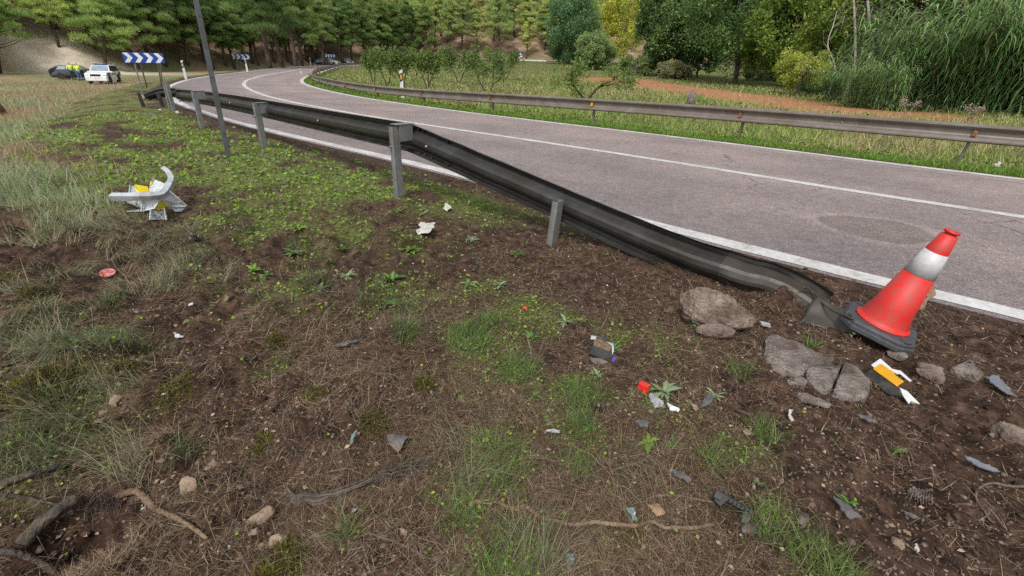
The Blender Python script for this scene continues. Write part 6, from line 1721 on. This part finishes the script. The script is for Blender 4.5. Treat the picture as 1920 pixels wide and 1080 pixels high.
stuff('straw_litter', V, F, c, DRY, 'dry straw and pine needles strewn over the verge', 'litter')
x, y = polar(185000, .42, 3.6, p=.85)
Z = zones(x, y); keep = (Z['dl'] > .1) & (rng.uniform(0, 1, len(x)) < .38 + .45 * S(.35, .6, Z['n1']) + .2 * Z['straw'] - .42 * Z['soil'])
x, y = x[keep], y[keep]; n = len(x); z = ground(x, y)
az = rng.uniform(0, 6.28, n); rr = np.hypot(x, y)
V, F, c = blades(np.stack([x, y, z + rng.uniform(.001, .012, n)], 1), az, rng.uniform(.02, .095, n), rng.uniform(.0007, .0014, n) * np.clip(rr / 1.6, .8, 2), rng.uniform(1.15, 1.65, n), rng.uniform(-.3, .6, n), pick([(.26, .185, .12), (.16, .105, .064), (.10, .06, .035), (.09, .042, .025), (.04, .026, .018), (.36, .29, .2), (.14, .115, .08)], n))
stuff('pine_needle_litter', V, F, c, DRY, 'brown pine needles lying all over the near verge', 'litter')
# longer dry grass, bent over
x, y = polar(90000, .6, 14, -64, 36)
Z = zones(x, y); keep = (Z['dl'] > .3) & (rng.uniform(0, 1, len(x)) < .9 * Z['straw'] * S(.3, .6, Z['n2']) * np.where(x > -.55, .22, 1) + .03)
x, y = x[keep], y[keep]; n = len(x); z = ground(x, y)
az = 6.28 * fbm(x / .5, y / .5, 2, 79) * 1.6 + rng.normal(size=n) * .45
V, F, c = blades(np.stack([x, y, z], 1), az, rng.uniform(.06, .20, n), rng.uniform(.0010, .0021, n) * np.clip(np.hypot(x, y) / 2.2, .8, 3), rng.uniform(.5, 1.25, n), rng.uniform(.3, 1.0, n), pick(TAN + [(.15, .155, .09)], n))
stuff('dry_grass', V, F, c, DRY, 'tangled dry grass bent over on the left slope', 'dry grass')
x, y = [], []
for px, py, wpx, cnt in [(100, 430, 150, 700), (190, 440, 120, 500), (60, 520, 130, 500), (240, 475, 120, 600), (330, 515, 130, 700), (260, 405, 100, 350), (110, 360, 160, 500), (395, 488, 100, 400), (120, 640, 160, 600), (40, 600, 110, 350), (250, 880, 90, 200), (60, 800, 120, 450), (230, 700, 70, 160), (170, 840, 120, 300), (850, 880, 90, 160), (980, 1040, 120, 200), (1150, 870, 80, 100)]:
    q = at(px, py); u = ((q - np.array([0, 0, CAMZ])) @ FWD) / FPX; rr = wpx * u / 2
    k = max(1, cnt // 28); cx = q[0] + rr * rng.normal(size=k) * .55; cy = q[1] + rr * rng.normal(size=k) * .7; j = rng.integers(0, k, cnt)
    x.append(cx[j] + rng.normal(size=cnt) * .025); y.append(cy[j] + rng.normal(size=cnt) * .025)
x = np.concatenate(x); y = np.concatenate(y); n = len(x); z = ground(x, y)
az = 6.28 * fbm(x / .35, y / .35, 2, 179) * 1.7 + rng.normal(size=n) * .6
V, F, c = blades(np.stack([x, y, z], 1), az, rng.uniform(.08, .27, n), rng.uniform(.0013, .0028, n) * np.clip(np.hypot(x, y) / 2.4, .8, 2.2), rng.uniform(.2, 1.1, n), rng.uniform(.4, 1.3, n), pick([(.20, .22, .13), (.14, .165, .09), (.28, .25, .16), (.34, .27, .17), (.10, .13, .06), (.2, .15, .09)], n))
stuff('tussock_grass', V, F, c, BLADE, 'pale grey-green and straw tussocks on the torn left slope', 'grass')
# green grass and tufts
x, y = polar(170000, .6, 16, -64, 48)
Z = zones(x, y); keep = (Z['dl'] > .15) & (rng.uniform(0, 1, len(x)) < .8 * Z['green'] * S(.38, .6, Z['n2']) + .008)
x, y = x[keep], y[keep]
tx, ty = [], []
for px, py, wpx, cnt in [(880, 640, 80, 750), (975, 700, 70, 520), (920, 604, 46, 260), (758, 622, 44, 280), (1090, 752, 66, 420), (1088, 800, 50, 240), (590, 528, 60, 260), (940, 880, 110, 380), (1440, 995, 56, 170), (950, 1062, 110, 260), (1530, 1055, 100, 170),
                         (150, 640, 170, 800), (60, 620, 120, 500), (40, 840, 140, 600), (1520, 652, 20, 60), (870, 965, 60, 160), (1560, 1070, 90, 130), (1330, 870, 40, 110), (1430, 815, 50, 160), (760, 585, 40, 120), (1080, 880, 60, 150), (700, 560, 60, 160), (200, 560, 60, 160), (120, 760, 100, 300), (480, 430, 60, 150), (650, 1000, 40, 60), (560, 460, 50, 120), (1390, 700, 40, 90), (340, 850, 40, 90)]:
    q = at(px, py); u = ((q - np.array([0, 0, CAMZ])) @ FWD) / FPX; rr = wpx * u / 2
    a = rng.uniform(0, 6.28, cnt); r = rr * np.sqrt(rng.uniform(0, 1, cnt)); tx.append(q[0] + r * np.cos(a)); ty.append(q[1] + r * np.sin(a) * 1.2)
tx = np.concatenate(tx); ty = np.concatenate(ty)
x = np.r_[x, tx]; y = np.r_[y, ty]; n = len(x); z = ground(x, y); nt_ = len(tx); isT = np.arange(n) >= n - nt_
L_ = np.where(isT, rng.uniform(.05, .13, n), rng.uniform(.02, .075, n))
V, F, c = blades(np.stack([x, y, z], 1), rng.uniform(0, 6.28, n), L_, rng.uniform(.0015, .0032, n) * np.clip(np.hypot(x, y) / 2.2, .8, 3), rng.uniform(.1, .9, n), rng.uniform(.2, 1.0, n), np.where(((x < -.55) & (rng.uniform(0, 1, n) < .75))[:, None], pick([(.09, .115, .055), (.13, .14, .085), (.07, .095, .045), (.17, .15, .09)], n), pick(GRN, n)))
stuff('green_grass', V, F, c, BLADE, 'green grass tufts on the verge', 'grass')
# small weed leaves
x, y = polar(230000, .8, 16, -64, 48)
Z = zones(x, y); keep = (Z['dl'] > .12) & (rng.uniform(0, 1, len(x)) < .95 * Z['green'] * S(.32, .5, Z['n2']) * np.interp(np.hypot(x, y), [1.2, 2.6], [.25, 1]) + .006)
x, y = x[keep], y[keep]; n = len(x); z = ground(x, y) + rng.uniform(.003, .03, n)
D = rand_dirs(n); D[:, 2] = np.abs(D[:, 2]) * .35; D /= np.linalg.norm(D, axis=1)[:, None]
LW = rng.uniform(.008, .034, n) * np.clip(np.hypot(x, y) / 3.6, .5, 2.6)
V, F, c = rhomb(np.stack([x, y, z], 1), D, LW, LW * rng.uniform(.5, .9, n), pick([(.23, .36, .05), (.14, .25, .045), (.31, .43, .055), (.23, .30, .12), (.28, .28, .09)], n))
stuff('weed_leaves', V, [F], c, LEAF, 'low leafy weeds covering the verge by the guardrail', 'weeds')
# moss cushions
mx_, my_, mz_ = [], [], []
for px, py, wpx, hgt in [(15, 525, 60, .06), (60, 735, 120, .06), (150, 715, 110, .05), (493, 835, 46, .05), (530, 1065, 110, .06), (800, 722, 50, .035), (325, 740, 90, .03), (230, 700, 70, .04), (700, 800, 60, .03), (770, 465, 50, .03), (1180, 1010, 60, .02), (520, 640, 50, .03), (60, 545, 60, .05), (590, 745, 50, .03)]:
    q = at(px, py); u = ((q - np.array([0, 0, CAMZ])) @ FWD) / FPX; rr = wpx * u / 2; cnt = int(900 * min(1.6, wpx / 60))
    a = rng.uniform(0, 6.28, cnt); r = rr * np.sqrt(rng.uniform(0, 1, cnt)); k = fbm(a * 2 + px, r / rr * 3, 2, 5)
    ok = r < rr * (.55 + .8 * (k - .2)); a, r = a[ok], r[ok]
    mx_.append(q[0] + r * np.cos(a)); my_.append(q[1] + r * np.sin(a) * 1.3); mz_.append(hgt * (1 - (r / rr) ** 2) * .55)
x, y, hz = (np.concatenate(v) for v in (mx_, my_, mz_)); n = len(x); z = ground(x, y) + hz * (.4 + .6 * fbm(x / .03, y / .03, 2, 6))
V, F, c = blades(np.stack([x, y, z - .006], 1), rng.uniform(0, 6.28, n), rng.uniform(.012, .03, n), rng.uniform(.002, .0045, n), rng.uniform(.0, .9, n), rng.uniform(.2, 1.0, n), pick([(.12, .12, .015), (.17, .16, .02), (.09, .07, .02), (.07, .085, .02), (.055, .038, .02)], n))
stuff('moss', V, F, c, BLADE, 'yellow-green moss cushions on the torn slope', 'moss')
# soil crumbs and pebbles
x, y = polar(54000, .45, 8)
Z = zones(x, y); keep = (Z['dl'] > -.30 + .25 * Z['n2']) & (rng.uniform(0, 1, len(x)) < (.25 + .75 * Z['soil']) * np.where(Z['dl'] < .02, .6, 1))
x, y = x[keep], y[keep]; n = len(x); z = ground(x, y)
V1, F1 = ICO1; V1 = V1 * 1.0
sz = rng.uniform(.002, .007, n) * (1 + 1.1 * (rng.uniform(0, 1, n) > .95))
J = V1[None] * (1 + .35 * rng.uniform(-1, 1, (n, len(V1), 1))) * sz[:, None, None] * np.array([1, 1, .7])
V = (np.stack([x, y, z + sz * .3], 1)[:, None] + J).reshape(-1, 3); F = (F1[None] + (np.arange(n) * len(V1))[:, None, None]).reshape(-1, 3)
c = np.repeat(pick([(.06, .038, .027), (.09, .058, .043), (.13, .09, .068), (.035, .023, .017), (.18, .135, .105)], n), len(V1), 0)
# only octahedra-like crumbs are needed, ico level 1 keeps them cheap
stuff('soil_crumbs', V, [F], c, CRUMB, 'loose soil crumbs and gravel on the verge', 'soil')
# dry leaves and chips
x, y = polar(3400, .5, 7); dl, dr = road_uv(x, y); k = dl > .15; x, y = x[k], y[k]; n = len(x); z = ground(x, y) + .006
D = rand_dirs(n); D[:, 2] *= .25; D /= np.linalg.norm(D, axis=1)[:, None]; LW = rng.uniform(.008, .022, n)
V, F, c = rhomb(np.stack([x, y, z], 1), D, LW, LW * .6, pick([(.36, .24, .16), (.28, .2, .14), (.4, .33, .26), (.12, .09, .07), (.45, .42, .4)], n, [.3, .25, .2, .2, .05]))
stuff('fallen_leaves', V, [F], c, DRY, 'small dry leaves and chips on the verge', 'leaves')

# left field grass
x, y = polar(190000, 3.6, 75, -56, -12, p=.9)
Z = zones(x, y); hl = hill(x, y) < .4
keep = hl & (rng.uniform(0, 1, len(x)) < (Z['field'] * (.45 + .55 * S(.3, .55, Z['n3']))) * (1 - .35 * S(22, 45, np.hypot(x, y))) + .25 * (Z['dl'] > .4) * Z['far'] * S(.4, .6, Z['n1']))
keep &= Z['dl'] > .35
x, y = x[keep], y[keep]; n = len(x); z = ground(x, y); rr = np.hypot(x, y); fz = Z['field'][keep]
n3 = fbm(x / 2.2, y / 2.2, 3, 83); dryf = S(.42, .6, n3 + .12 * S(15, 26, rr))
cg = pick([(.19, .23, .11), (.25, .28, .16), (.14, .19, .07), (.29, .29, .18)], n); cd = pick([(.27, .21, .12), (.23, .165, .09), (.32, .26, .16)], n)
mk = (rng.uniform(0, 1, n) < dryf)[:, None]
V, F, c = blades(np.stack([x, y, z], 1), 1.9 + 1.2 * fbm(x / 1.5, y / 1.5, 2, 84) + rng.normal(size=n) * .6, (rng.uniform(.2, .62, n) * (.15 + .85 * fz)) * (1 - .35 * S(25, 60, rr)), rng.uniform(.003, .006, n) * np.clip(rr / 5, .8, 7), rng.uniform(.15, .8, n), rng.uniform(.2, 1.0, n), np.where(mk, cd, cg))
stuff('field_grass', V, F, c, BLADE, 'long olive and straw coloured grass in the left field', 'grass')

# verge and orchard grass on the far side of the road
x, y = polar(190000, 7, 120, -24, 52, p=.8)
Z = zones(x, y); red = redsoil(x, y); hl = hill(x, y) < .4
keep = hl & (Z['dr'] > .08) & (rng.uniform(0, 1, len(x)) < (1 - .93 * red) * (.35 + .65 * S(.28, .5, Z['n3'])) * (1 - .35 * S(30, 80, np.hypot(x, y))))
x, y = x[keep], y[keep]; n = len(x); z = ground(x, y); rr = np.hypot(x, y); drk = Z['dr'][keep]
near = 1 - S(.5, 1.3, drk + .5 * (Z['n1'][keep] - .5))
dry = S(.42, .62, fbm(x / 3.5, y / 3.5, 4, 87)) * (1 - near)
cg = np.where((near > .5)[:, None], pick([(.12, .24, .035), (.16, .30, .045), (.085, .17, .03)], n), pick([(.23, .32, .08), (.31, .38, .10), (.17, .25, .065), (.38, .42, .14)], n))
cd = pick([(.46, .37, .19), (.38, .29, .15), (.50, .43, .25), (.28, .22, .14)], n); mk = (rng.uniform(0, 1, n) < .06 + dry * .6)[:, None]
V, F, c = blades(np.stack([x, y, z], 1), rng.uniform(0, 6.28, n), np.where(near > .5, rng.uniform(.05, .16, n), rng.uniform(.12, .42, n) * (1 - .3 * S(30, 90, rr)) * (.3 + .7 * S(1.2, 4, drk))), rng.uniform(.003, .006, n) * np.clip(rr / 6, .9, 9), rng.uniform(.05, .6, n), rng.uniform(.1, .8, n), np.where(mk, cd, cg))
stuff('meadow_grass', V, F, c, BLADE, 'mixed green and dry grass of the meadow beyond the road', 'grass')
# bright short grass right along the far edge of the road
k = rng.integers(0, len(CEN) - 1, 400000); k = k[(SST[k] > 3) & (SST[k] < 75)]; k = k[rng.uniform(0, 1, len(k)) < np.clip((13 / np.maximum(8, np.hypot(CEN[k, 0], CEN[k, 1]))) ** 1.4, 0, 1) * .5]
o_ = WR[k] + EDGE + .04 + np.abs(rng.normal(size=len(k))) * .55; f = rng.uniform(0, 1, len(k))
P = CEN[k] * (1 - f)[:, None] + CEN[k + 1] * f[:, None] - NOR[k] * o_[:, None]; x, y = P[:, 0], P[:, 1]
kk = fbm(x / .7, y / .7, 2, 93) > .33; x, y = x[kk], y[kk]; n = len(x); z = ground(x, y); rr = np.hypot(x, y)
V, F, c = blades(np.stack([x, y, z], 1), rng.uniform(0, 6.28, n), rng.uniform(.04, .15, n), rng.uniform(.004, .008, n) * np.clip(rr / 8, .9, 6), rng.uniform(.05, .8, n), rng.uniform(.1, .9, n), pick([(.13, .27, .03), (.18, .33, .04), (.09, .19, .03), (.22, .30, .06)], n))
stuff('verge_grass', V, F, c, BLADE, 'bright short grass along the far edge of the road', 'grass')
# broad weed leaves low along the far verge
x, y = polar(60000, 7, 60, -22, 52, p=.75); dl, dr = road_uv(x, y); red = redsoil(x, y)
k = (dr > .1) & (rng.uniform(0, 1, len(x)) < np.where(dr < 1.3, .8, .3) * S(.35, .6, fbm(x / .5, y / .5, 2, 91)) * (1 - red)); x, y = x[k], y[k]; n = len(x); z = ground(x, y) + rng.uniform(.01, .16, n)
D = rand_dirs(n); D[:, 2] = np.abs(D[:, 2]) * .6; D /= np.linalg.norm(D, axis=1)[:, None]; LW = rng.uniform(.03, .07, n) * np.clip(np.hypot(x, y) / 11, .8, 4)
V, F, c = rhomb(np.stack([x, y, z], 1), D, LW, LW * .6, pick([(.09, .18, .025), (.14, .24, .03), (.07, .12, .03), (.16, .19, .06)], n))
stuff('meadow_weeds', V, [F], c, LEAF, 'broad-leaved green weeds along the far verge', 'weeds')
